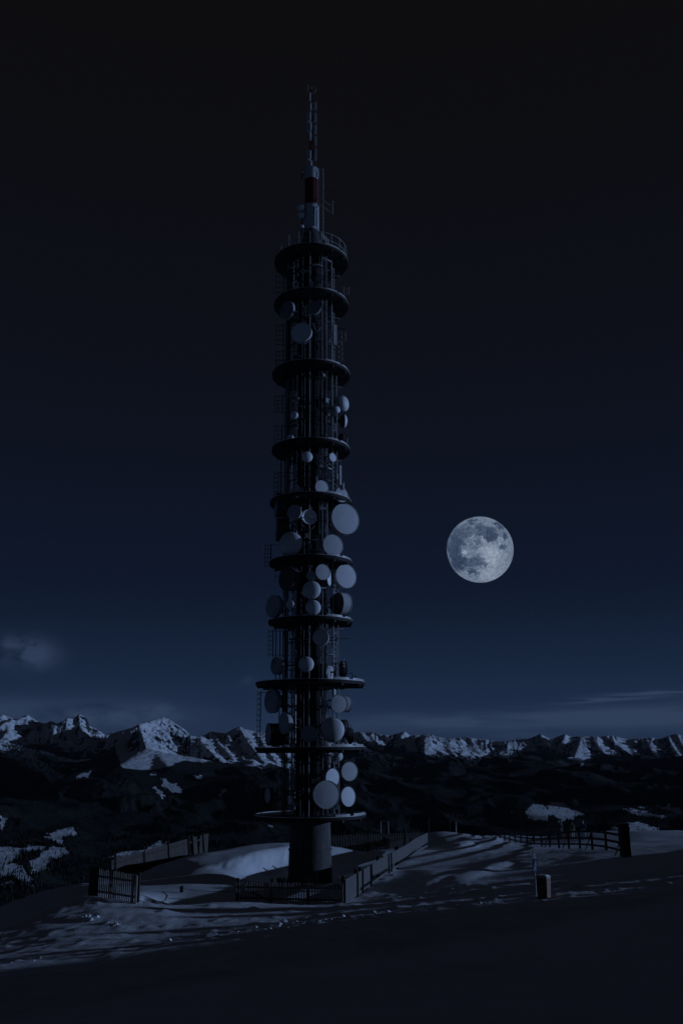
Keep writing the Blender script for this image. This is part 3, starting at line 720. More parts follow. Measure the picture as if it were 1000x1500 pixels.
# ---- dishes
def dish(px, py, rpx, az, kind='drum', el=0.0, yo=None, face='radome', side='shroud', dd=None, asp=1.0):
    z = tz(py, px); zc = depth((TX, TY0, z)) / F
    dx = tx(px, py) - TX; rad = rpx * zc
    if yo is None: yo = -math.sqrt(max(.0, 2.35 ** 2 - dx * dx)) if abs(dx) < 2.35 else 0.0
    c = P(px, py, TY0 + yo); rad = rpx * depth(c) / F
    n = Vector((math.sin(R(az)) * math.cos(R(el)), -math.cos(R(az)) * math.cos(R(el)), math.sin(R(el))))
    xax = Vector((0, 0, 1)).cross(n).normalized(); yax = n.cross(xax)
    Mx = TR(c) @ Matrix((xax, yax, n)).transposed().to_4x4()
    d = dd if dd is not None else (.55 if kind == 'drum' else .3)
    d *= rad
    if kind == 'open':
        prof = [(rad * s_, -rad * .42 * (1 - s_ * s_)) for s_ in (0.001, .15, .3, .45, .6, .75, .88, 1.0)]
        sh_ = MB().lathe(prof + [(rad * 1.02, .0), (rad * 1.02, -.03)] + [(r_ * .99, z_ - .04) for r_, z_ in prof[::-1]], Mx, 40)
        o = sh_.build('dish', MT[face], tower, at=c)
        fd = MB().tube([Mx @ Vector((0, 0, -rad * .4)), Mx @ Vector((0, 0, rad * .3))], rad * .05, 8)
        for k in range(3):
            g = k * 2.1; fd.tube([Mx @ Vector((rad * .85 * math.cos(g), rad * .85 * math.sin(g), -rad * .1)), Mx @ Vector((0, 0, rad * .28))], .012, 5)
        fd.build('feed', MT['grey'], o)
    else:
        back = [(.001, -d - rad * .42), (rad * .3, -d - rad * .40), (rad * .6, -d - rad * .28), (rad * .85, -d - rad * .12), (rad * .97, -d)]
        o = MB().lathe(back + [(rad * 1.0, -d), (rad * 1.0, -.01), (rad * 1.025, -.01), (rad * 1.025, .02), (rad * .99, .02), (rad * .99, -.03)], Mx, 44).build('dish', MT[side], tower, at=c)
        if abs(az) > 100: MB().lathe([(r_ * 1.01 + .002, z_ - .012) for r_, z_ in back], Mx, 44).build('shaded_back_shell', MT['darkshroud'], o)  # dark shell added over the back to deepen its shade
        if kind == 'drum':
            MB().lathe([(.001, .004 + rad * .05), (rad * .3, .004 + rad * .047), (rad * .7, .004 + rad * .028), (rad * .992, .004)], Mx, 44).build('radome', MT[face], o)
        else:
            MB().lathe([(.001, rad * .5)] + [(rad * .992 * math.sin(k * math.pi / 20), rad * .5 * math.cos(k * math.pi / 20)) for k in range(1, 10)] + [(rad * .992, .004)], Mx, 44).build('radome', MT[face], o)
    # mount: hub behind the dish and an arm back to the core
    hub = Mx @ Vector((0, 0, -d - rad * .38)); ax = Vector((TX, TY0, hub.z))
    tgt = ax + (hub - ax) * (min(1.0, 1.0 / max((hub - ax).length, .01)))
    mo = MB().tube([hub + n * .1, hub - n * .18], .09, 8)
    pz = Vector((0, 0, .38)); pp = hub - n * .2
    mo.tube([pp - pz, pp + pz], .045, 8)
    mo.bar(pp - pz * .6, tgt - pz * .6, .05, .05); mo.bar(pp + pz * .6, tgt + pz * .6, .05, .05)
    mo.build('mount', MT['steel'], o)
    return o

D = dish
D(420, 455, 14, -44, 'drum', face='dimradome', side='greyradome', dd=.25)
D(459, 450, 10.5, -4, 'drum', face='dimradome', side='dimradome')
D(441, 487, 15.4, -14, 'drum', dd=.5, face='radome')
D(504, 591, 11, 62, 'dome', yo=-.2)
D(494, 600, 5, 40, 'dome', yo=-1.2)
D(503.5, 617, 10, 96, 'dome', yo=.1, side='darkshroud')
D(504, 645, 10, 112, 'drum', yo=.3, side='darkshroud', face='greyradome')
D(430, 608, 5.6, -35, 'drum', dd=.7); D(424, 643, 6, -40, 'drum', dd=.7)
D(450, 669, 8, 14, 'dome')
D(487.5, 670, 6.5, 42, 'drum')
D(471.5, 714, 10.6, 27, 'drum', dd=.3); D(500.5, 725, 10.8, 32, 'drum', dd=.3)
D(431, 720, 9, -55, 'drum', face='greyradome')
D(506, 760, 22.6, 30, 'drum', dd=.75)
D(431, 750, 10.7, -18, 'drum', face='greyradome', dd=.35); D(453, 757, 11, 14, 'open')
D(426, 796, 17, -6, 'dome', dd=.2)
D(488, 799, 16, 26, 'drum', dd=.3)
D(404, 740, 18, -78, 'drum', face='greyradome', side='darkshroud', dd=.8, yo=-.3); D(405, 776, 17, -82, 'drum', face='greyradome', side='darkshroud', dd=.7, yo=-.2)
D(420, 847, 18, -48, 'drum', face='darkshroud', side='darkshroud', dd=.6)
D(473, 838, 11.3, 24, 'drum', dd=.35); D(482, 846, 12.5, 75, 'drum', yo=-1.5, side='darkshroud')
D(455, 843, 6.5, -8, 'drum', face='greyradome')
D(507, 844, 17.4, 33, 'drum', dd=.75)
D(456.5, 864, 13.3, 0, 'dome', dd=.3); D(458.5, 890, 11.3, 4, 'dome', dd=.3)
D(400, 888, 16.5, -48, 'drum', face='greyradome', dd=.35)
D(424, 885, 6, -25, 'drum')
D(506, 886, 17, 122, 'drum', dd=.8, yo=-.2)
D(469.5, 934, 11.6, -9, 'drum', dd=.55)
D(448.5, 973, 11.3, 2, 'dome', dd=.3)
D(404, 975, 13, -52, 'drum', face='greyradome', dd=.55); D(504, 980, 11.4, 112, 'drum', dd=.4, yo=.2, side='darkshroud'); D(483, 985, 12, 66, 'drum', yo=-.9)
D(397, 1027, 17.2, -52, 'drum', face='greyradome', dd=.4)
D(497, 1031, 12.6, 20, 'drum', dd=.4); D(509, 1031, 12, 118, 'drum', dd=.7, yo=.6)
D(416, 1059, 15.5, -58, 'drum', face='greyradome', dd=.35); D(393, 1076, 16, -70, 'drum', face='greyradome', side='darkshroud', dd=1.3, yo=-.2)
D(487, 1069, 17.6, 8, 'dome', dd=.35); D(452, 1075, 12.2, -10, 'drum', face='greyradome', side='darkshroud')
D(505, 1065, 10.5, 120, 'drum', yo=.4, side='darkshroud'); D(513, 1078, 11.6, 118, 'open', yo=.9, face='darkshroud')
D(512, 1130, 13.2, 27, 'drum', dd=.25); D(510, 1167, 13.6, 42, 'drum', dd=.2, el=3)
D(478.5, 1164, 19.6, 16, 'drum', dd=.5, el=2, yo=-2.2); D(487, 1139, 12.5, 40, 'drum', dd=.4, yo=-1.3)
D(424.5, 1172, 6.5, -62, 'drum', dd=.3); D(433, 1177, 4.5, 60, 'drum', yo=-1.6)
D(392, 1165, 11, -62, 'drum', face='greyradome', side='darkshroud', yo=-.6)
D(497, 1108, 6, 40, 'dome', yo=-.8)

# ---- panel antennas
def panel(px, py0, py1, wpx, az=30, mk='white', yo=-1.9, px1=None):
    a = P(px, py0, TY0 + yo); b_ = P(px1 or px, py1, TY0 + yo); w = wpx * depth(a) / F
    Mx = Matrix.Rotation(R(az), 3, 'Z')
    c_ = (a + b_) / 2; h_ = a.z - b_.z; c_ = Vector((c_.x, c_.y, c_.z))
    mb = MB(); mb.box(c_, w, .12, h_, Mx); mb.box(c_ + Mx @ Vector((0, -.075, 0)), w * .8, .03, h_ * .98, Mx)
    for s_ in (-.35, .35): mb.box(c_ + Mx @ Vector((0, .15, s_ * h_)), .06, .18, .05, Mx)
    return mb.build('panel_antenna', MT[mk], tower, at=c_)
panel(490, 476, 506, 6, 25); panel(497.5, 682, 711, 4, 40, yo=-1.3); panel(502, 708, 718, 2.5, 40, yo=-1.2)
panel(472, 743, 747, 10, 15, 'grey'); panel(454, 828, 832, 7, 5, 'white')
panel(470, 384, 422, 6, 10, 'grey', yo=-1.3)

# ---- dipole arrays on the shaded left side
def dipole(px, py0, py1, n_, wpx, yo=-.3, side=-1, mk='steel'):
    a = P(px, py0, TY0 + yo); x = a.x; z0 = a.z; z1 = P(px, py1, TY0 + yo).z; w = wpx * depth(a) / F
    mb = MB().tube([(x, TY0 + yo, z1), (x, TY0 + yo, z0)], .03, 6)
    for k in range(n_):
        z = z1 + (z0 - z1) * (k + .5) / n_
        mb.tube([(x, TY0 + yo, z), (x + side * w, TY0 + yo, z)], .017, 5)
        mb.tube([(x + side * w * .98, TY0 + yo, z - .14), (x + side * w * .98, TY0 + yo, z + .14)], .014, 5)
        mb.tube([(x + side * w * .55, TY0 + yo, z - .12), (x + side * w * .55, TY0 + yo, z + .12)], .012, 5)
    for z in (z0 - .1, z1 + .1): mb.tube([(x, TY0 + yo, z), (TX - .8, TY0 + yo * .3, z)], .02, 5)
    return mb.build('dipole_array', MT[mk], tower, at=(x, TY0 + yo, (z0 + z1) / 2))
dipole(415, 474, 508, 5, 11); dipole(415, 512, 542, 5, 11); dipole(414, 578, 606, 5, 12); dipole(413, 622, 652, 5, 11); dipole(416, 394, 432, 5, 12)
dipole(400, 922, 962, 6, 7, -.2); dipole(382, 1012, 1092, 10, 5, 0); dipole(397, 796, 832, 6, 9, -.2); dipole(408, 690, 730, 6, 7, -.4)
dipole(503, 420, 432, 2, 8, -.5, 1, 'galv'); dipole(500, 486, 500, 2, 6, -.8, 1, 'galv'); dipole(496, 500, 530, 4, 5, -1, 1, 'galv'); dipole(493, 931, 940, 1, 18, -1.2, 1, 'steel'); dipole(516, 984, 998, 1, 6, .4, 1, 'steel')

# ---- mast on top
RM = 9.6 * depth((TX, TY0, tz(295))) / F
bands = [(345, 304, 'white', 1.12), (304, 266, 'red', 1.0), (266, 250, 'white', 1.0)]
for (p0, p1, mk, k) in bands:
    za, zb = tz(p0), tz(p1)
    MB().lathe([(0, za), (RM * k, za), (RM * k, zb), (RM * k * 1.06, zb), (RM * k * 1.06, zb + .05), (0, zb + .05)], AX, 32).build('mast_section', MT[mk], tower)
za, zb = PZ[0], tz(340)
MB().lathe([(1.0, za + .002), (1.0, za + .5), (.8, za + .9), (RM * 1.12, zb), (0, zb)], AX, 32).build('mast_foot', MT['steel'], tower)
sp = MB().tube([(TX, TY0, tz(250)), (TX, TY0, tz(132))], [.16, .09], 10)
sp.tube([(TX + .28, TY0 - .05, tz(246)), (TX + .24, TY0 - .05, tz(140))], .025, 6); sp.tube([(TX + .28, TY0 + .2, tz(246)), (TX + .24, TY0 + .2, tz(140))], .025, 6)
k_ = tz(246)
while k_ < tz(142):
    sp.tube([(TX + .28, TY0 - .05, k_), (TX + .28, TY0 + .2, k_ + .25)], .012, 5); sp.tube([(TX, TY0, k_), (TX + .28, TY0 - .05, k_)], .012, 5); k_ += .3
sp.build('mast_spire', MT['red'], tower)
for (p0, p1, mk, x0, w) in [(136.5, 149, 'white', 452.5, 2.6), (151.5, 163, 'white', 453.5, 2.6), (165, 178, 'white', 452.6, 2.8), (179.5, 192, 'white', 453.4, 2.8), (193.5, 206.5, 'white', 453, 2.8), (208.5, 220, 'red', 454, 2.6), (221, 234, 'white', 452.8, 2.8), (235.5, 248, 'white', 454, 3.2), (165, 193, 'white', 449.3, 4.4), (221, 248, 'white', 449.6, 4.6)]:
    panel(x0 + 1.5, p0, p1, w, 24 if w < 4 else -20, mk, -.35)
for (p0, p1) in ((150, 162), (166, 180), (183, 197), (200, 214), (218, 236)):
    panel(461.5, p0, p1, 1.8, 80, 'grey', -.05)
tp = MB().tube([(TX - .3, TY0, tz(137)), (TX + .32, TY0, tz(135))], .025, 6); tp.tube([(TX - .28, TY0, tz(137)), (TX - .28, TY0, tz(124))], .018, 6); tp.tube([(TX + .3, TY0, tz(135)), (TX + .3, TY0, tz(129))], .018, 6); tp.tube([(TX + .02, TY0, tz(133)), (TX + .02, TY0, tz(127))], .02, 6)
tp.build('lightning_rod', MT['grey'], tower)
lad = MB()
for x in (TX + RM * 1.2, TX + RM * 1.2 + .28): lad.tube([(x, TY0 - .25, tz(345)), (x, TY0 - .25, tz(250))], .025, 6)
k_ = tz(344)
while k_ < tz(251): lad.tube([(TX + RM * 1.2, TY0 - .25, k_), (TX + RM * 1.2 + .28, TY0 - .25, k_)], .016, 5); k_ += .3
lad.build('ladder', MT['galv'], tower)
for k, (p0, p1) in enumerate(((308, 336), (312, 336), (254, 262))):
    g = R(-62 + 20 * k); x, y = TX + (RM * 1.16) * math.cos(g), TY0 + RM * 1.16 * math.sin(g)
    MB().tube([(x, y, tz(p1)), (x, y, tz(p0))], .035, 6).build('pipe', MT['galv'], tower)
ya = MB()
for (q0, q1) in ((289, 301), (299, 311)):
    for o_ in (0, 4): ya.tube([P(467 + o_, q0 + o_ * .2, TY0 - .2), P(483 + o_ * .5, q1 + o_ * .2, TY0 - .6)], .022, 6)
ya.tube([P(487, 294, TY0 - .6), P(487, 314, TY0 - .6)], .024, 6)
for q in (296, 300, 304, 308): ya.tube([P(484, q, TY0 - .6), P(488.5, q + 1, TY0 - .6)], .016, 5)
ya.build('antenna_arm', MT['galv'], tower)
D(440.5, 304, 5.2, -6, 'dome', yo=-.5); D(441.3, 315, 4.6, -6, 'drum', yo=-.5); D(442.5, 331.5, 2.8, 10, 'dome', yo=-.6); D(443, 252, 2, 10, 'dome', yo=-.3)
for k in range(4):
    panel(470 + k * 3.2, 340 + k * 3.5, 349 + k * 3.5, 2.6, 30, random.choice(['grey', 'galv']), -1.2 + k * .1)

# ------------------------------------------------------------------ fences
def picket_fence(name, A, B, h_, label, gap=.145, w=.07, wood='wood', postn=3, posth=1.1, group=None, sign=False, zoff=0.0):
    A, B = Vector(A), Vector(B); root = empty(name, A, label, 'fence', group)
    d = B - A; L = Vector((d.x, d.y, 0)).length; u = Vector((d.x, d.y, 0)) / L; nrm = Vector((u.y, -u.x, 0))
    if nrm.y > 0: nrm = -nrm
    def at(s_): 
        x, y = A.x + u.x * s_, A.y + u.y * s_; return Vector((x, y, A.z + (B.z - A.z) * s_ / L))
    pk = MB(); n_ = int(L / gap)
    ang_ = math.atan2(u.y, u.x)
    for i in range(n_ + 1):
        p = at(i * gap) + nrm * .03; hh_ = h_ * random.uniform(.97, 1.02); Mx = Matrix.Rotation(ang_, 3, 'Z') @ Matrix.Rotation(R(random.uniform(-1.2, 1.2)), 3, 'Y')
        pk.box(p + Vector((0, 0, hh_ / 2 - .15)), w, .022, hh_ + .3, Mx)
        pk.add([p + Mx @ Vector((sx * w / 2, sy * .011, hh_)) for sx in (-1, 1) for sy in (-1, 1)] + [p + Vector((0, 0, hh_ + .04))], [(0, 1, 4), (1, 3, 4), (3, 2, 4), (2, 0, 4)])
    pk.build('pickets', MT[wood], root)
    for f_ in (.24, .78):
        MB().bar(at(0) - nrm * .025 + Vector((0, 0, h_ * f_)), at(L) - nrm * .025 + Vector((0, 0, h_ * f_)), .045, .09).build('rail', MT['darkwood'], root)
    for i in range(postn):
        p = at(L * i / (postn - 1)) - nrm * .1
        MB().box(p + Vector((0, 0, posth / 2 - .3)), .13, .13, posth + .6).box(p + Vector((0, 0, posth + .015)), .16, .16, .03).build('post', MT['darkwood'], root)
    return root, at, nrm, u, L

fr, at, nrm, u, L = picket_fence('picket_fence', G(346, 1323, 47.6), G(503, 1327, 45.2), .95, 'low pale picket fence running in front of the tower foot', postn=4)
p = at(.42) + nrm * .07
MB().box(p + Vector((0, 0, .62)), .3, .02, .5, Matrix.Rotation(math.atan2(u.y, u.x), 3, 'Z')).build('board', MT['grey'], fr)
MB().bar(at(.2) - nrm * .06 + Vector((0, 0, .75)), at(1.9) - nrm * .06 + Vector((0, 0, .1)), .03, .09).build('brace', MT['darkwood'], fr)
MB().box(at(2.76) + nrm * .06 + Vector((0, 0, .45)), .07, .04, 1.2).build('marker', MT['white'], fr)
for dx_ in (-.12, .06):
    MB().box(at(2.76) + nrm * .06 + Vector((dx_, 0, 1.18)), .08, .05, .2, Matrix.Rotation(.25, 3, 'Y')).build('reflector', MT['white'], fr)

fg, at, nrm, u, L = picket_fence('picket_fence', G(131, 1313, 44.5), G(199, 1326, 42.5), 1.22, 'dark picket gate panel with two pale end posts, left edge of the yard', gap=.13, w=.075, wood='wood', postn=3, posth=1.3)
for s_ in (L - .16, L + .08):
    MB().tube([at(s_) + nrm * .09 + Vector((0, 0, -.3)), at(s_) + nrm * .09 + Vector((0, 0, 1.2))], .055, 8).build('pale_post', MT['wood'], fg)
bb_ = MB()
for i in range(7): bb_.box(at(.06 + i * .1) + nrm * .06 + Vector((0, 0, .6)), .09, .02, 1.5, Matrix.Rotation(math.atan2(u.y, u.x), 3, 'Z'))
bb_.build('boarding', MT['darkwood'], fg)

fb, at, nrm, u, L = picket_fence('picket_fence', G(484, 1250, 74), G(618, 1242, 80), 1.15, 'dark picket fence closing the far side of the yard beyond the tower', gap=.26, w=.1, wood='darkwood', postn=6, posth=1.5)

# plank fence on the right of the yard
A, B = G(502, 1327, 45.2), G(626, 1243, 78)
pf = empty('plank_fence', A, 'long pale plank fence running back from the picket corner on the right of the yard', 'fence')
dv = B - A; L = math.hypot(dv.x, dv.y); u = Vector((dv.x, dv.y, 0)) / L; nrm = Vector((u.y, -u.x, 0))
NS = 22
zs = [max(H(A.x + u.x * L * i / NS, A.y + u.y * L * i / NS), A.z + dv.z * i / NS - .1) for i in range(NS + 1)]
zs = list(np.convolve(np.pad(zs, 3, mode='edge'), np.ones(7) / 7, 'valid'))
def fat(s_, h_): return Vector((A.x + u.x * s_, A.y + u.y * s_, float(np.interp(s_, np.linspace(0, L, NS + 1), zs)) + h_))
bd = MB(); s_ = 0.0
Mx = Matrix.Rotation(math.atan2(u.y, u.x), 3, 'Z')
while s_ < L:
    w = random.uniform(.15, .19); lo = float(np.interp(s_, [1.5, 4.5], [-.1, .42]))
    bd.box(fat(s_ + w / 2, (1.18 + lo) / 2) + nrm * random.uniform(.018, .026), w - .01, .025, 1.18 - lo + random.uniform(-.015, .015), Mx); s_ += w
bd.build('boards', MT['woodh'], pf)
for h_, hh_ in ((.17, .17),):
    for i in range(NS):
        if i * L / NS < 2.6: continue
        MB().bar(fat(i * L / NS, h_), fat((i + 1) * L / NS, h_), .03, hh_).build('rail', MT['woodh'], pf)
for s_ in (.3, 3.4, 4.6, 10, 16.8, 17.6, 24, L - .2):
    MB().box(fat(s_, .5) - nrm * .07, .12, .12, 1.7).build('post', MT['darkwood'], pf)
for s_ in (3.3, 4.7, 13.2, 14.2):
    MB().box(fat(s_, .45) + nrm * .075, .1, .08, 1.5, Mx).build('outer_post', MT['darkwood'], pf)

# brown plank wall behind the left mound
A, B = G(168, 1286, 60), G(303, 1256, 70)
A.z -= .05
pw = empty('plank_wall', A, 'leaning brown plank wall half buried behind the snow mound on the left', 'wall')
dv = B - A; L = math.hypot(dv.x, dv.y); u = Vector((dv.x, dv.y, 0)) / L; nrm = Vector((u.y, -u.x, 0))
bd = MB(); s_ = 0
while s_ < L:
    w = random.uniform(.17, .22); f_ = s_ / L; h_ = 1.35 + .25 * f_
    if not (.80 < f_ < .83):
        p = A + dv * f_; top = p + u * (.45 if f_ > .9 else 0) - nrm * .25 + Vector((0, 0, h_)); bot = p + Vector((0, 0, -.4))
        bd.bar(bot, top, w - .008, .03, nrm)
    s_ += w
bd.build('boards', MT['brownwood'], pw)
for f_ in (.02, .3, .56, .79, .84, .97):
    p = A + dv * f_ + nrm * .06
    MB().tube([p + Vector((0, 0, -.3)), p + Vector((0, 0, 1.75)) - nrm * .25], .045, 6).build('post', MT['darkwood'], pw)
MB().bar(A - nrm * .2 + Vector((0, 0, 1.1)), B - nrm * .2 + Vector((0, 0, 1.3)), .05, .12).build('rail', MT['darkwood'], pw)

# timber rail fence along the right
root = empty('rail_fence', G(918, 1257, 54), 'long dark timber rail fence with braced posts crossing the slope on the right', 'fence')
A = G(916, 1257, 54.2); n_ = 21
pts = []
for i in range(n_):
    y = 56.9 + i * 3.8; x = 16.65 + (y - 54) * .027 + (y - 52) ** 2 * .00002; pts.append(Vector((x, y, H(x, y))))
_fy = np.array([p.y for p in pts]); _fz = np.polyval(np.polyfit(_fy, [p.z for p in pts], 4), _fy)
pts = [Vector((p.x, p.y, float(z_))) for p, z_ in zip(pts, _fz)]
for i, p in enumerate(pts):
    hgt = 1.28 * random.uniform(.97, 1.04)
    mb = MB().box(p + Vector((0, 0, hgt / 2 - .25)), .13, .13, hgt + .5); mb.build('post', MT['darkwood'], root)
    if i % 2 == 0 and i < 9: MB().bar(p + Vector((-.07, 0, .9)), p + Vector((-.6, -.25, -.15)), .05, .07).build('brace', MT['darkwood'], root)
pts2 = [A + Vector((.1, .1, 0))] + pts
for h_, hh_ in ((.3, .13), (.72, .14), (1.16, .15)):
    for i in range(len(pts2) - 1):
        MB().bar(pts2[i] + Vector((-.085, 0, h_)), pts2[i + 1] + Vector((-.085, 0, h_)), .035, hh_).build('rail', MT['darkwood'], root)
mb = MB()
for k in range(3): mb.box(A + Vector((0, (k - 1) * .22, .78)), .46, .2, 2.1)
mb.box(A + Vector((0, 0, 1.86)), .5, .7, .06).build('end_post', MT['darkwood'], root)

# ------------------------------------------------------------------ bin and sign
p = G(797, 1318, 37.5)
b_ = empty('litter_bin', p, 'red-brown litter bin with a pale snow-dusted lid at the foot of the blue sign', 'bin')
sc_ = depth(p) / F; w = 17.5 * sc_; h_ = 33 * sc_
Mx = Matrix.Rotation(R(-37), 3, 'Z')
def taper(z0, z1, w0, w1, d0, d1):
    vs = []
    for z, ww, d in ((z0, w0, d0), (z1, w1, d1)):
        for sx, sy in ((-1, -1), (1, -1), (1, 1), (-1, 1)): vs.append(p + Mx @ Vector((sx * ww / 2, sy * d / 2, z)))
    return vs, [(3, 2, 1, 0), (4, 5, 6, 7), (0, 1, 5, 4), (1, 2, 6, 5), (2, 3, 7, 6), (3, 0, 4, 7)]
mb = MB(); mb.add(*taper(-.1, h_ * .93, w * .82, w, w * .72, w * .86))
bo = mb.build('body', MT['bin'], b_, smooth=False)
md = bo.modifiers.new('bevel', 'BEVEL'); md.width = .025; md.segments = 3
mb = MB(); mb.add(*taper(h_ * .935, h_ * 1.0, w * 1.06, w * .95, w * .92, w * .8)); lid = mb.build('lid', MT['grey'], b_, smooth=False)
md = lid.modifiers.new('bevel', 'BEVEL'); md.width = .02; md.segments = 3
mb = MB(); mb.add(*taper(h_ * 1.002, h_ * 1.05, w * .9, w * .7, w * .75, w * .6)); sn_ = mb.build('snow_cap', MT['snow'], lid); md = sn_.modifiers.new('bevel', 'BEVEL'); md.width = .02; md.segments = 3
c_ = p + Mx @ Vector((0, -w * .44, h_ * .74))
MB().box(c_, w * .62, .03, h_ * .14, Mx).build('slot', MT['black'], bo)

p = G(785, 1316, 38.2); sc_ = depth(p) / F
sg = empty('sign_post', p, 'thin post with a small white plate above a blue sign, behind the litter bin', 'sign')
zt = P(783, 1246, 38.2).z
MB().tube([p + Vector((0, 0, -.3)), Vector((p.x, p.y, zt))], .028, 10).build('post', MT['galv'], sg)
def on_sign(px, py, off): q_ = P(px, py, 38.2); return Vector((q_.x, p.y - off, q_.z))
Ms = Matrix.Rotation(R(24), 3, 'Z')
def plate(px0, py0, px1, py1, mk, off, name, parent, tilt=0):
    a = P(px0, py0, 38.2); c2 = P(px1, py1, 38.2); w = (c2.x - a.x); h_ = a.z - c2.z
    ce = Vector((p.x, p.y, (a.z + c2.z) / 2)) + Ms @ Vector((0, -off, 0))
    return MB().box(ce, w / math.cos(R(24)), .012, h_, Ms @ Matrix.Rotation(R(tilt), 3, 'Y')).build(name, MT[mk], parent)
pl_ = plate(780, 1251, 785.5, 1256.5, 'white', .045, 'plate', sg, -8)
arr = MB(); ce = Vector((p.x, p.y, P(783, 1253.8, 38.2).z)) + Ms @ Vector((0, -.054, 0))
arr.box(ce, .09, .004, .02, Ms @ Matrix.Rotation(R(-8), 3, 'Y')); arr.build('arrow', MT['black'], pl_)
bl = plate(778.5, 1258, 788, 1277.5, 'bluesign', .045, 'sign_board', sg)
cz = P(783, 1268, 38.2).z; cc = Vector((p.x, p.y, cz)) + Ms @ Vector((0, -.056, 0))
fig = MB()
def sp_(x, z): return cc + Ms @ Vector((x, 0, z))
def strip(pts_, w0, w1):
    for (a, b2), k in zip(zip(pts_[:-1], pts_[1:]), range(9)): fig.bar(sp_(*a), sp_(*b2), w0 if k == 0 else w1, .005, Ms @ Vector((0, 1, 0)))
# walker pictogram in white: head, leaning body, arm and two legs
fig.lathe([(0, .003), (.03, .003), (.03, -.003), (0, -.003)], TR(sp_(.03, .17)) @ Ms.to_4x4() @ Matrix.Rotation(R(90), 4, 'X'), 16)
strip([(.028, .135), (.0, .0)], .075, .075); strip([(.0, .01), (.02, -.1), (-.005, -.2)], .06, .045); strip([(-.005, .0), (-.05, -.1), (-.085, -.19)], .055, .045); strip([(.025, .11), (.075, .03), (.06, -.01)], .03, .025)
fig.build('walker_symbol', MT['white'], bl)

# ------------------------------------------------------------------ yard and ridge furniture
p = G(414, 1300, 53.2)
cb = empty('equipment_box', p, 'low dark equipment box standing in the snow left of the tower foot', 'box')
MB().box(p + Vector((0, 0, .2)), .62, .4, .66).build('body', MT['black'], cb); MB().box(p + Vector((0, 0, .555)), .68, .46, .05).build('lid', MT['darkwood'], cb)
MB().box(p + Vector((0, -.215, .25)), .5, .03, .4).build('door', MT['steel'], cb)
p = G(500, 1297, 53.5)
cb = empty('timber_stack', p, 'low stack of dark timbers under snow right of the tower foot', 'timber')
for k in range(5): MB().bar(p + Vector((-.5 + .05 * k, -.25 + .12 * k, .08 + .07 * (k % 2))), p + Vector((.65 - .07 * k, -.15 + .12 * k, .1 + .07 * (k % 2))), .11, .09).build('timber', MT['darkwood'], cb)
MB().box(p + Vector((.1, .0, .2)), .5, .25, .05).build('snow_cap', MT['snow'], cb)
p = G(266, 1309, 50)
mk_ = empty('rope_barrier', p, 'small dark post box with a thin rope strung across the snow to the picket fence', 'rope barrier')
MB().box(p + Vector((0, 0, .12)), .16, .14, .4).build('post', MT['black'], mk_)
q = G(346, 1306, 47.2); q.z = P(346, 1306, 47.2).z
MB().tube([p + Vector((0, 0, .2)) + (q - p - Vector((0, 0, .2))) * (k / 8) - Vector((0, 0, .06 * math.sin(math.pi * k / 8))) for k in range(9)], .012, 6).build('rope', MT['cable'], mk_)

def frame(name, px0, px1, py0, py1, Y, label, r_=.045, mk='galv', mid=False):
    a = G(px0, py1, Y); b2 = G(px1, py1, Y); zt = P(px0, py0, Y).z
    root = empty(name, a, label, 'frame')
    for q in (a, b2): MB().tube([q - Vector((0, 0, .4)), Vector((q.x, q.y, zt))], r_, 8).build('upright', MT[mk], root)
    MB().tube([Vector((a.x, a.y, zt)), Vector((b2.x, b2.y, zt))], r_, 8).build('crossbar', MT[mk], root)
    return root
frame('metal_frame', 558, 569, 1203, 1240, 82, 'slim pale metal door-shaped frame beyond the far picket fence', .04)
frame('net_frame', 325, 372, 1176, 1258, 74, 'tall thin dark goal-shaped frame behind the sunlit snow bank', .022, 'rim')
def pole(px, py0, Y, label, r_=.04, mk='steel', cat='pole', knob=None):
    a = G(px, 1225, Y); zt = P(px, py0, Y).z
    root = empty('marker_pole', a, label, cat)
    MB().tube([a - Vector((0, 0, .3)), Vector((a.x, a.y, zt))], r_, 8).build('post', MT[mk], root)
    MB().lathe([(0, 0), (r_ * 1.5, 0), (r_ * 1.5, .06), (0, .09)], TR((a.x, a.y, zt)), 10).build('cap', MT[mk], root)
    if knob: MB().box((a.x + .06, a.y - .05, zt - .2), .22, .1, .3).build('reflector', MT['white'], root)
    return root
pole(628.5, 1199, 79, 'thin grey pole at the far end of the long plank fence', .03, 'steel')
pole(659, 1201, 112, 'thin dark pole on the snowy crest, left of the pale-topped marker', .05)
pole(668, 1205, 112, 'marker post with a pale top on the snowy crest', .06, 'beige', 'marker post', True)

# ------------------------------------------------------------------ people by the fence
def skin_mesh(verts, edges, radii, levels=2):
    me = bpy.data.meshes.new('tmp'); me.from_pydata(verts, edges, []); o = bpy.data.objects.new('tmp', me); COL.objects.link(o)
    o.modifiers.new('skin', 'SKIN'); bm = bmesh.new(); bm.from_mesh(me)
    ly = bm.verts.layers.skin.verify(); bm.verts.ensure_lookup_table()
    for v_, r_ in zip(bm.verts, radii): v_[ly].radius = r_ if isinstance(r_, tuple) else (r_, r_)
    bm.verts[0][ly].use_root = True; bm.to_mesh(me); bm.free()
    sb = o.modifiers.new('sub', 'SUBSURF'); sb.levels = levels; sb.render_levels = levels
    dg = bpy.context.evaluated_depsgraph_get(); ev = o.evaluated_get(dg); m2 = ev.to_mesh()
    vs = [tuple(v_.co) for v_ in m2.vertices]; fs = [tuple(f_.vertices) for f_ in m2.polygons]; ev.to_mesh_clear()
    bpy.data.objects.remove(o); bpy.data.meshes.remove(me)
    return vs, fs

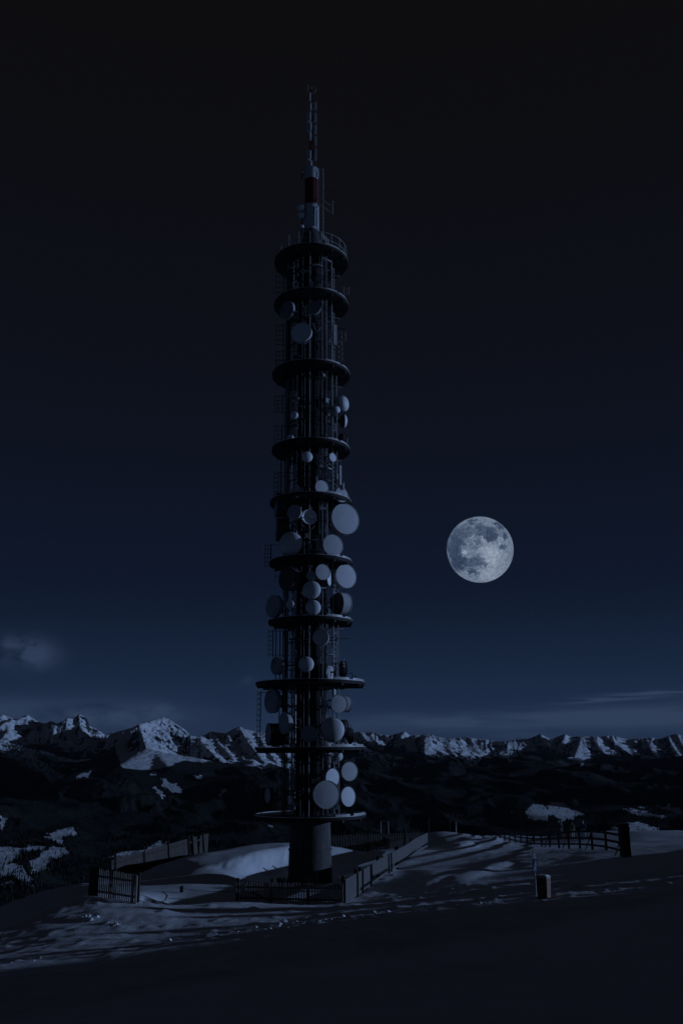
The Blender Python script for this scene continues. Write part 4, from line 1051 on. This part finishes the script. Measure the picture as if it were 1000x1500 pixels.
def person(loc, face, label, top, trousers, hat, stride=.16, armb=.12, hgt=1.0):
    root = empty('person', loc, label, 'person')
    Mx = TR(loc) @ Matrix.Rotation(face, 4, 'Z') @ Matrix.Scale(hgt, 4)
    J = dict(pel=(0, 0, .95), sp=(0, -.01, 1.15), ch=(0, -.015, 1.36), nk=(0, 0, 1.49), hd=(0, -.02, 1.58), ht=(0, -.01, 1.69))
    for s_, n_ in ((-1, 'l'), (1, 'r')):
        st = stride * s_
        J.update({n_ + 'sh': (.19 * s_, 0, 1.42), n_ + 'el': (.25 * s_, .04, 1.14), n_ + 'wr': (.23 * s_, -armb - .06, .92), n_ + 'hp': (.095 * s_, 0, .9), n_ + 'kn': (.11 * s_, -.03 - st * .5, .49), n_ + 'an': (.115 * s_, -st, .085), n_ + 'to': (.125 * s_, -st - .17, .035)})
    key = list(J); ix = {k: i for i, k in enumerate(key)}
    E_ = [('pel', 'sp'), ('sp', 'ch'), ('ch', 'nk'), ('nk', 'hd'), ('hd', 'ht')]
    for n_ in 'lr': E_ += [('ch', n_ + 'sh'), (n_ + 'sh', n_ + 'el'), (n_ + 'el', n_ + 'wr'), ('pel', n_ + 'hp'), (n_ + 'hp', n_ + 'kn'), (n_ + 'kn', n_ + 'an'), (n_ + 'an', n_ + 'to')]
    rad = dict(pel=.12, sp=.11, ch=.13, nk=.055, hd=.085, ht=.075)
    for n_ in 'lr': rad.update({n_ + 'sh': .065, n_ + 'el': .045, n_ + 'wr': .03, n_ + 'hp': .085, n_ + 'kn': .058, n_ + 'an': .042, n_ + 'to': .04})
    vs, fs = skin_mesh([J[k] for k in key], [(ix[a], ix[b2]) for a, b2 in E_], [rad[k] for k in key])
    mb = MB(); mb.add([Mx @ Vector(v_) for v_ in vs], fs)
    for s_, n_ in ((-1, 'l'), (1, 'r')):      # palms, four fingers and a thumb
        w = Vector(J[n_ + 'wr']); pm = w + Vector((0, -.02, -.07))
        mb.tube([Mx @ w, Mx @ (w + Vector((0, -.012, -.04))), Mx @ pm], [.028, .038, .034], 8)
        for k in range(4):
            b3 = pm + Vector((0, -.028 + k * .018, -.005)); ln = (.065, .075, .07, .055)[k]
            mb.tube([Mx @ b3, Mx @ (b3 + Vector((-.008 * s_, 0, -ln * .5))), Mx @ (b3 + Vector((-.028 * s_, 0, -ln * .9)))], [.0095, .009, .007], 6)
        b3 = w + Vector((0, -.045, -.035)); mb.tube([Mx @ b3, Mx @ (b3 + Vector((-.01 * s_, -.022, -.025))), Mx @ (b3 + Vector((-.015 * s_, -.025, -.055)))], [.011, .01, .008], 6)
    mb.tube([Mx @ Vector((0, -.095, 1.61)), Mx @ Vector((0, -.125, 1.575)), Mx @ Vector((0, -.09, 1.565))], [.01, .016, .01], 6)
    mb.build('body', MT['skin'], root)
    def cover(keys, gro, name, mk, extra=None):
        kk = [k for k in key if k in keys]; jx_ = {k: i for i, k in enumerate(kk)}
        P_ = [Vector(J[k]) for k in kk]
        vs, fs = skin_mesh([tuple(v_) for v_ in P_], [(jx_[a], jx_[b2]) for a, b2 in E_ if a in jx_ and b2 in jx_], [rad[k] + gro for k in kk])
        return MB().add([Mx @ Vector(v_) for v_ in vs], fs).build(name, MT[mk], root)
    cover(['sp', 'ch', 'lsh', 'lel', 'lwr', 'rsh', 'rel', 'rwr', 'pel'], .028, 'jacket', top)
    cover(['pel', 'lhp', 'lkn', 'lan', 'rhp', 'rkn', 'ran'], .022, 'trousers', trousers)
    for s_, n_ in ((-1, 'l'), (1, 'r')):
        a = Vector(J[n_ + 'an']); MB().tube([Mx @ (a + Vector((0, .06, -.04))), Mx @ (a + Vector((0, -.05, -.04))), Mx @ (a + Vector((.01 * s_, -.2, -.055)))], [.06, .06, .04], 8).build('boot', MT['black'], root)
    MB().lathe([(.104, 1.60), (.108, 1.66), (.095, 1.73), (.055, 1.775), (.001, 1.79)], Mx @ TR((0, -.012, 0)), 16).build('hat', MT[hat], root)
    for s_ in (-1, 1):
        MB().lathe([(.001, -.012), (.011, -.008), (.013, 0), (.011, .008), (.001, .012)], Mx @ TR((.034 * s_, -.098, 1.615)), 8).build('eye', MT['black'], root)
    return root
person(G(821.5, 1217, 101), R(200), 'person in dark clothes leaning at the rail fence, leftmost of the three', 'darkcloth', 'greycloth', 'black', .05, .14, .93)
person(G(837.5, 1218, 97), R(150), 'person in a mustard jacket and pale trousers standing behind the rail fence', 'yellow', 'beige', 'darkcloth', .13, .1, 1.0)
person(G(853.5, 1218, 95), R(175), 'person in a blue jacket and light blue trousers standing behind the rail fence', 'blue', 'paleblue', 'white', .04, .08, 1.02)

# ------------------------------------------------------------------ moon
c = P(702.5, 805, 60000.0); mr = 48.3 * depth(c) / F
mb = MB(); bm = bmesh.new(); bmesh.ops.create_uvsphere(bm, u_segments=96, v_segments=64, radius=mr)
mb.add([v_.co + c for v_ in bm.verts], [tuple(v_.index for v_ in f_.verts) for f_ in bm.faces]); bm.free()
m, t, b = material('moon_surface'); t.n.remove(b)
em = t.new('ShaderNodeEmission'); t.l.new(em.outputs[0], t.n['Material Output'].inputs[0])
tc = t.new('ShaderNodeTexCoord')
fwd = (-c).normalized(); rgt = RT.copy(); rgt = (rgt - fwd * rgt.dot(fwd)).normalized(); upv = fwd.cross(rgt)
ob = t.vmath('MULTIPLY', tc.outputs['Object'], (1 / mr,) * 3)
cx = t.vmath('DOT_PRODUCT', ob, tuple(rgt)); cy = t.vmath('DOT_PRODUCT', ob, tuple(upv)); cz = t.vmath('DOT_PRODUCT', ob, tuple(fwd))
cmb = t.new('ShaderNodeCombineXYZ'); t.l.new(cx, cmb.inputs[0]); t.l.new(cy, cmb.inputs[1]); t.l.new(cz, cmb.inputs[2])
v3 = cmb.outputs[0]
wn = t.vmath('MULTIPLY', t.vmath('SUBTRACT', t.noise(v3, 4.2, 9, .72, col=True), (.5, .5, .5)), (.95, .95, .0))
wp = t.vmath('ADD', v3, wn); wp = t.vmath('MULTIPLY', wp, (1, 1, 0))
def loc(zx, zy): return ((zx - 485) / 368, -(zy - 503) / 368, 0)
dark = None
for (zx, zy, r_, k) in [(695, 240, .12, .95), (490, 300, .2, .62), (610, 345, .2, .85), (750, 350, .13, .9), (620, 400, .1, .7), (722, 470, .08, .8), (250, 330, .24, .62), (230, 410, .24, .8), (340, 330, .2, .55), (190, 530, .26, .9), (240, 640, .26, 1.0), (320, 640, .2, .9), (480, 640, .18, .7), (395, 745, .12, .8), (400, 190, .13, .7), (475, 410, .08, .6), (430, 480, .08, .55), (320, 230, .1, .5), (420, 640, .12, .6), (370, 420, .14, .3), (455, 770, .1, .4), (150, 430, .14, .5)]:
    dd = t.vmath('DISTANCE', wp, loc(zx, zy)); f_ = t.math('MULTIPLY', t.smooth(dd, r_ * 1.3, r_ * .6), k)
    dark = f_ if dark is None else t.math('MAXIMUM', dark, f_)
bri = None
for (zx, zy, r_, k) in [(600, 560, .45, .6), (580, 745, .4, .45), (580, 745, .05, .8), (330, 520, .12, .7), (505, 372, .1, .8), (690, 395, .08, .5), (240, 270, .03, .6), (190, 512, .03, .9), (455, 620, .02, .9), (660, 700, .5, .2), (400, 400, .12, .4), (590, 420, .12, .3)]:
    dd = t.vmath('DISTANCE', wp, loc(zx, zy)); f_ = t.math('MULTIPLY', t.smooth(dd, r_ * 1.25, r_ * .3), k)
    bri = f_ if bri is None else t.math('MAXIMUM', bri, f_)
fine = t.noise(v3, 11, 8, .7); fine2 = t.noise(v3, 34, 5, .6)
vo = t.new('ShaderNodeTexVoronoi'); vo.inputs['Scale'].default_value = 16; t.l.new(v3, vo.inputs['Vector'])
cr_ = t.math('MULTIPLY', t.smooth(vo.outputs['Distance'], .16, .1), .12)
val = t.math('ADD', .55, t.math('MULTIPLY', t.math('SUBTRACT', fine, .5), .75))
val = t.math('ADD', val, t.math('MULTIPLY', t.math('SUBTRACT', fine2, .5), .3))
val = t.math('SUBTRACT', val, t.math('MULTIPLY', dark, .43)); val = t.math('ADD', val, t.math('MULTIPLY', bri, .34)); val = t.math('ADD', val, cr_)
mc = t.ramp(val, [(0.0, s2l((38, 50, 72))), (.25, s2l((62, 76, 100))), (.5, s2l((96, 110, 132))), (.75, s2l((134, 146, 166))), (1.0, s2l((185, 195, 210)))])
t.l.new(mc, em.inputs[0]); em.inputs[1].default_value = 1.0
mo = mb.build('moon', m, at=c, smooth=True); mo.data.set_sharp_from_angle(angle=R(180))
tag(mo, 'full moon with dark maria hanging in the night sky right of the tower', 'moon')

# ------------------------------------------------------------------ sky
w = bpy.data.worlds.new('World'); SC.world = w; w.use_nodes = True
t = NT(w.node_tree); bg = t.n['Background']
tc = t.new('ShaderNodeTexCoord'); sx = t.new('ShaderNodeSeparateXYZ'); t.l.new(tc.outputs['Generated'], sx.inputs[0])
X, Y, Z = sx.outputs
e01 = t.math('MULTIPLY_ADD', Z, 1.0, 0.0)
def se(py):
    d = ray(600, py).normalized(); return d.z
SK = [(1100, (31, 46, 70)), (1015, (26.5, 41.5, 65)), (950, (20.5, 33.5, 55)), (900, (17.5, 28, 47)), (850, (14.8, 23.5, 41.5)), (705, (13.8, 19.3, 33)), (550, (13.5, 16.5, 26)), (405, (13, 14.5, 22)), (250, (13, 13.5, 18)), (20, (13, 13, 15))]
grad = t.ramp(e01, [(0.0, s2l((31, 46, 70)))] + [(se(py), s2l(c_)) for py, c_ in SK[1:]] + [(1.0, s2l((11, 11, 14)))])
sky = t.new('ShaderNodeTexSky', sky_type='NISHITA'); sky.sun_disc = False; sky.sun_elevation = SUN_EL; sky.sun_rotation = math.atan2(SUNV.x, SUNV.y); sky.altitude = 2200
tint = t.vmath('MULTIPLY', sky.outputs[0], (.00006, .00006, .00006))
base = t.vmath('ADD', grad, tint)
Ys = t.math('MAXIMUM', Y, .05); A_ = t.math('DIVIDE', X, Ys); T_ = t.math('DIVIDE', Z, Ys)
cv = t.new('ShaderNodeCombineXYZ'); t.l.new(A_, cv.inputs[0]); t.l.new(T_, cv.inputs[1])
n_big = t.noise(t.scalev(cv.outputs[0], (9, 26, 1)), 1.0, 6, .6, .4)
n_sm = t.noise(t.scalev(cv.outputs[0], (30, 50, 1)), 1.0, 6, .65, .3)
n_st = t.noise(t.scalev(cv.outputs[0], (5, 90, 1)), 1.0, 5, .6, .5)
n_pf = t.noise(t.scalev(cv.outputs[0], (26, 40, 1)), 1.0, 8, .62, .15)
n_st2 = t.noise(t.scalev(cv.outputs[0], (8, 150, 1)), 1.0, 5, .6, 1.2)
def atp(px, py): a, b2 = a_t(px, py); return float(a), float(b2)
def win(px, py, rx, ry, sl=0.0):
    a, b2 = atp(px, py); da = t.math('SUBTRACT', A_, a); x_ = t.math('DIVIDE', da, rx / 1300); y_ = t.math('DIVIDE', t.math('SUBTRACT', t.math('SUBTRACT', T_, b2), t.math('MULTIPLY', da, sl)), ry / 1300)
    r2 = t.math('ADD', t.math('MULTIPLY', x_, x_), t.math('MULTIPLY', y_, y_)); return t.math('POWER', 2.718, t.math('MULTIPLY', r2, -1.0))
fr_ = t.math('GREATER_THAN', Y, .1)
cl = None
for (px, py, rx, ry, nz, lo, hi, k, sl) in [(42, 957, 38, 21, n_pf, .3, .6, 1.35, -.1), (16, 940, 26, 11, n_sm, .36, .66, .5, 0), (60, 1044, 230, 20, n_big, .34, .62, .7, 0), (185, 1056, 80, 18, n_sm, .3, .65, .7, 0), (238, 1042, 22, 9, n_sm, .25, .6, 1.3, -.1), (118, 1048, 46, 11, n_sm, .3, .6, .8, 0), (366, 998, 14, 8, n_sm, .36, .62, .5, 0),
        (600, 1055, 130, 12, n_big, .3, .62, .7, .02), (800, 1053, 220, 12, n_st, .22, .58, .85, .03), (960, 1050, 160, 15, n_st, .22, .58, .9, .03), (950, 1016, 90, 4.5, n_st2, .34, .56, 1.2, .07), (880, 1026, 70, 3, n_st2, .36, .56, .8, .05), (700, 1066, 300, 12, n_big, .35, .65, .35, 0), (770, 1078, 40, 6, n_sm, .35, .6, .5, 0), (910, 1078, 14, 5, n_sm, .3, .6, .6, 0), (-150, 1045, 160, 25, n_big, .3, .65, .7, 0), (1150, 1045, 160, 25, n_big, .3, .65, .7, 0)]:
    f_ = t.math('MULTIPLY', t.math('MULTIPLY', win(px, py, rx, ry, sl), t.smooth(nz, lo, hi)), k); cl = f_ if cl is None else t.math('ADD', cl, f_)
cl = t.math('MULTIPLY', t.math('MINIMUM', cl, 1.0), fr_)
fin = t.mix(t.math('MULTIPLY', cl, .8), base, s2l((50, 64, 90)))
t.l.new(fin, bg.inputs[0]); bg.inputs[1].default_value = 1.0

# ------------------------------------------------------------------ air between here and the far ranges
zlo = min(float(TZ.min()), float(GZ.min())) - 1.0; zhi = max(float(TZ.max()), PZ[0] + 30) + 5.0
hb_ = MB().box((0, 12400, (zlo + zhi) / 2), 36000, 26000, zhi - zlo)
m, t, b = material('thin_mountain_air'); t.n.remove(b)
pv = t.new('ShaderNodeVolumePrincipled'); pv.inputs['Color'].default_value = (.65, .8, 1, 1); pv.inputs['Density'].default_value = 2.4e-6; pv.inputs['Anisotropy'].default_value = 0.0
t.l.new(pv.outputs[0], t.n['Material Output'].inputs['Volume'])
hz_o = hb_.build('haze', m, smooth=False); tag(hz_o, kind='stuff'); hz_o['label'] = 'thin blue night air veiling the distant mountain ranges'; hz_o['category'] = 'haze'
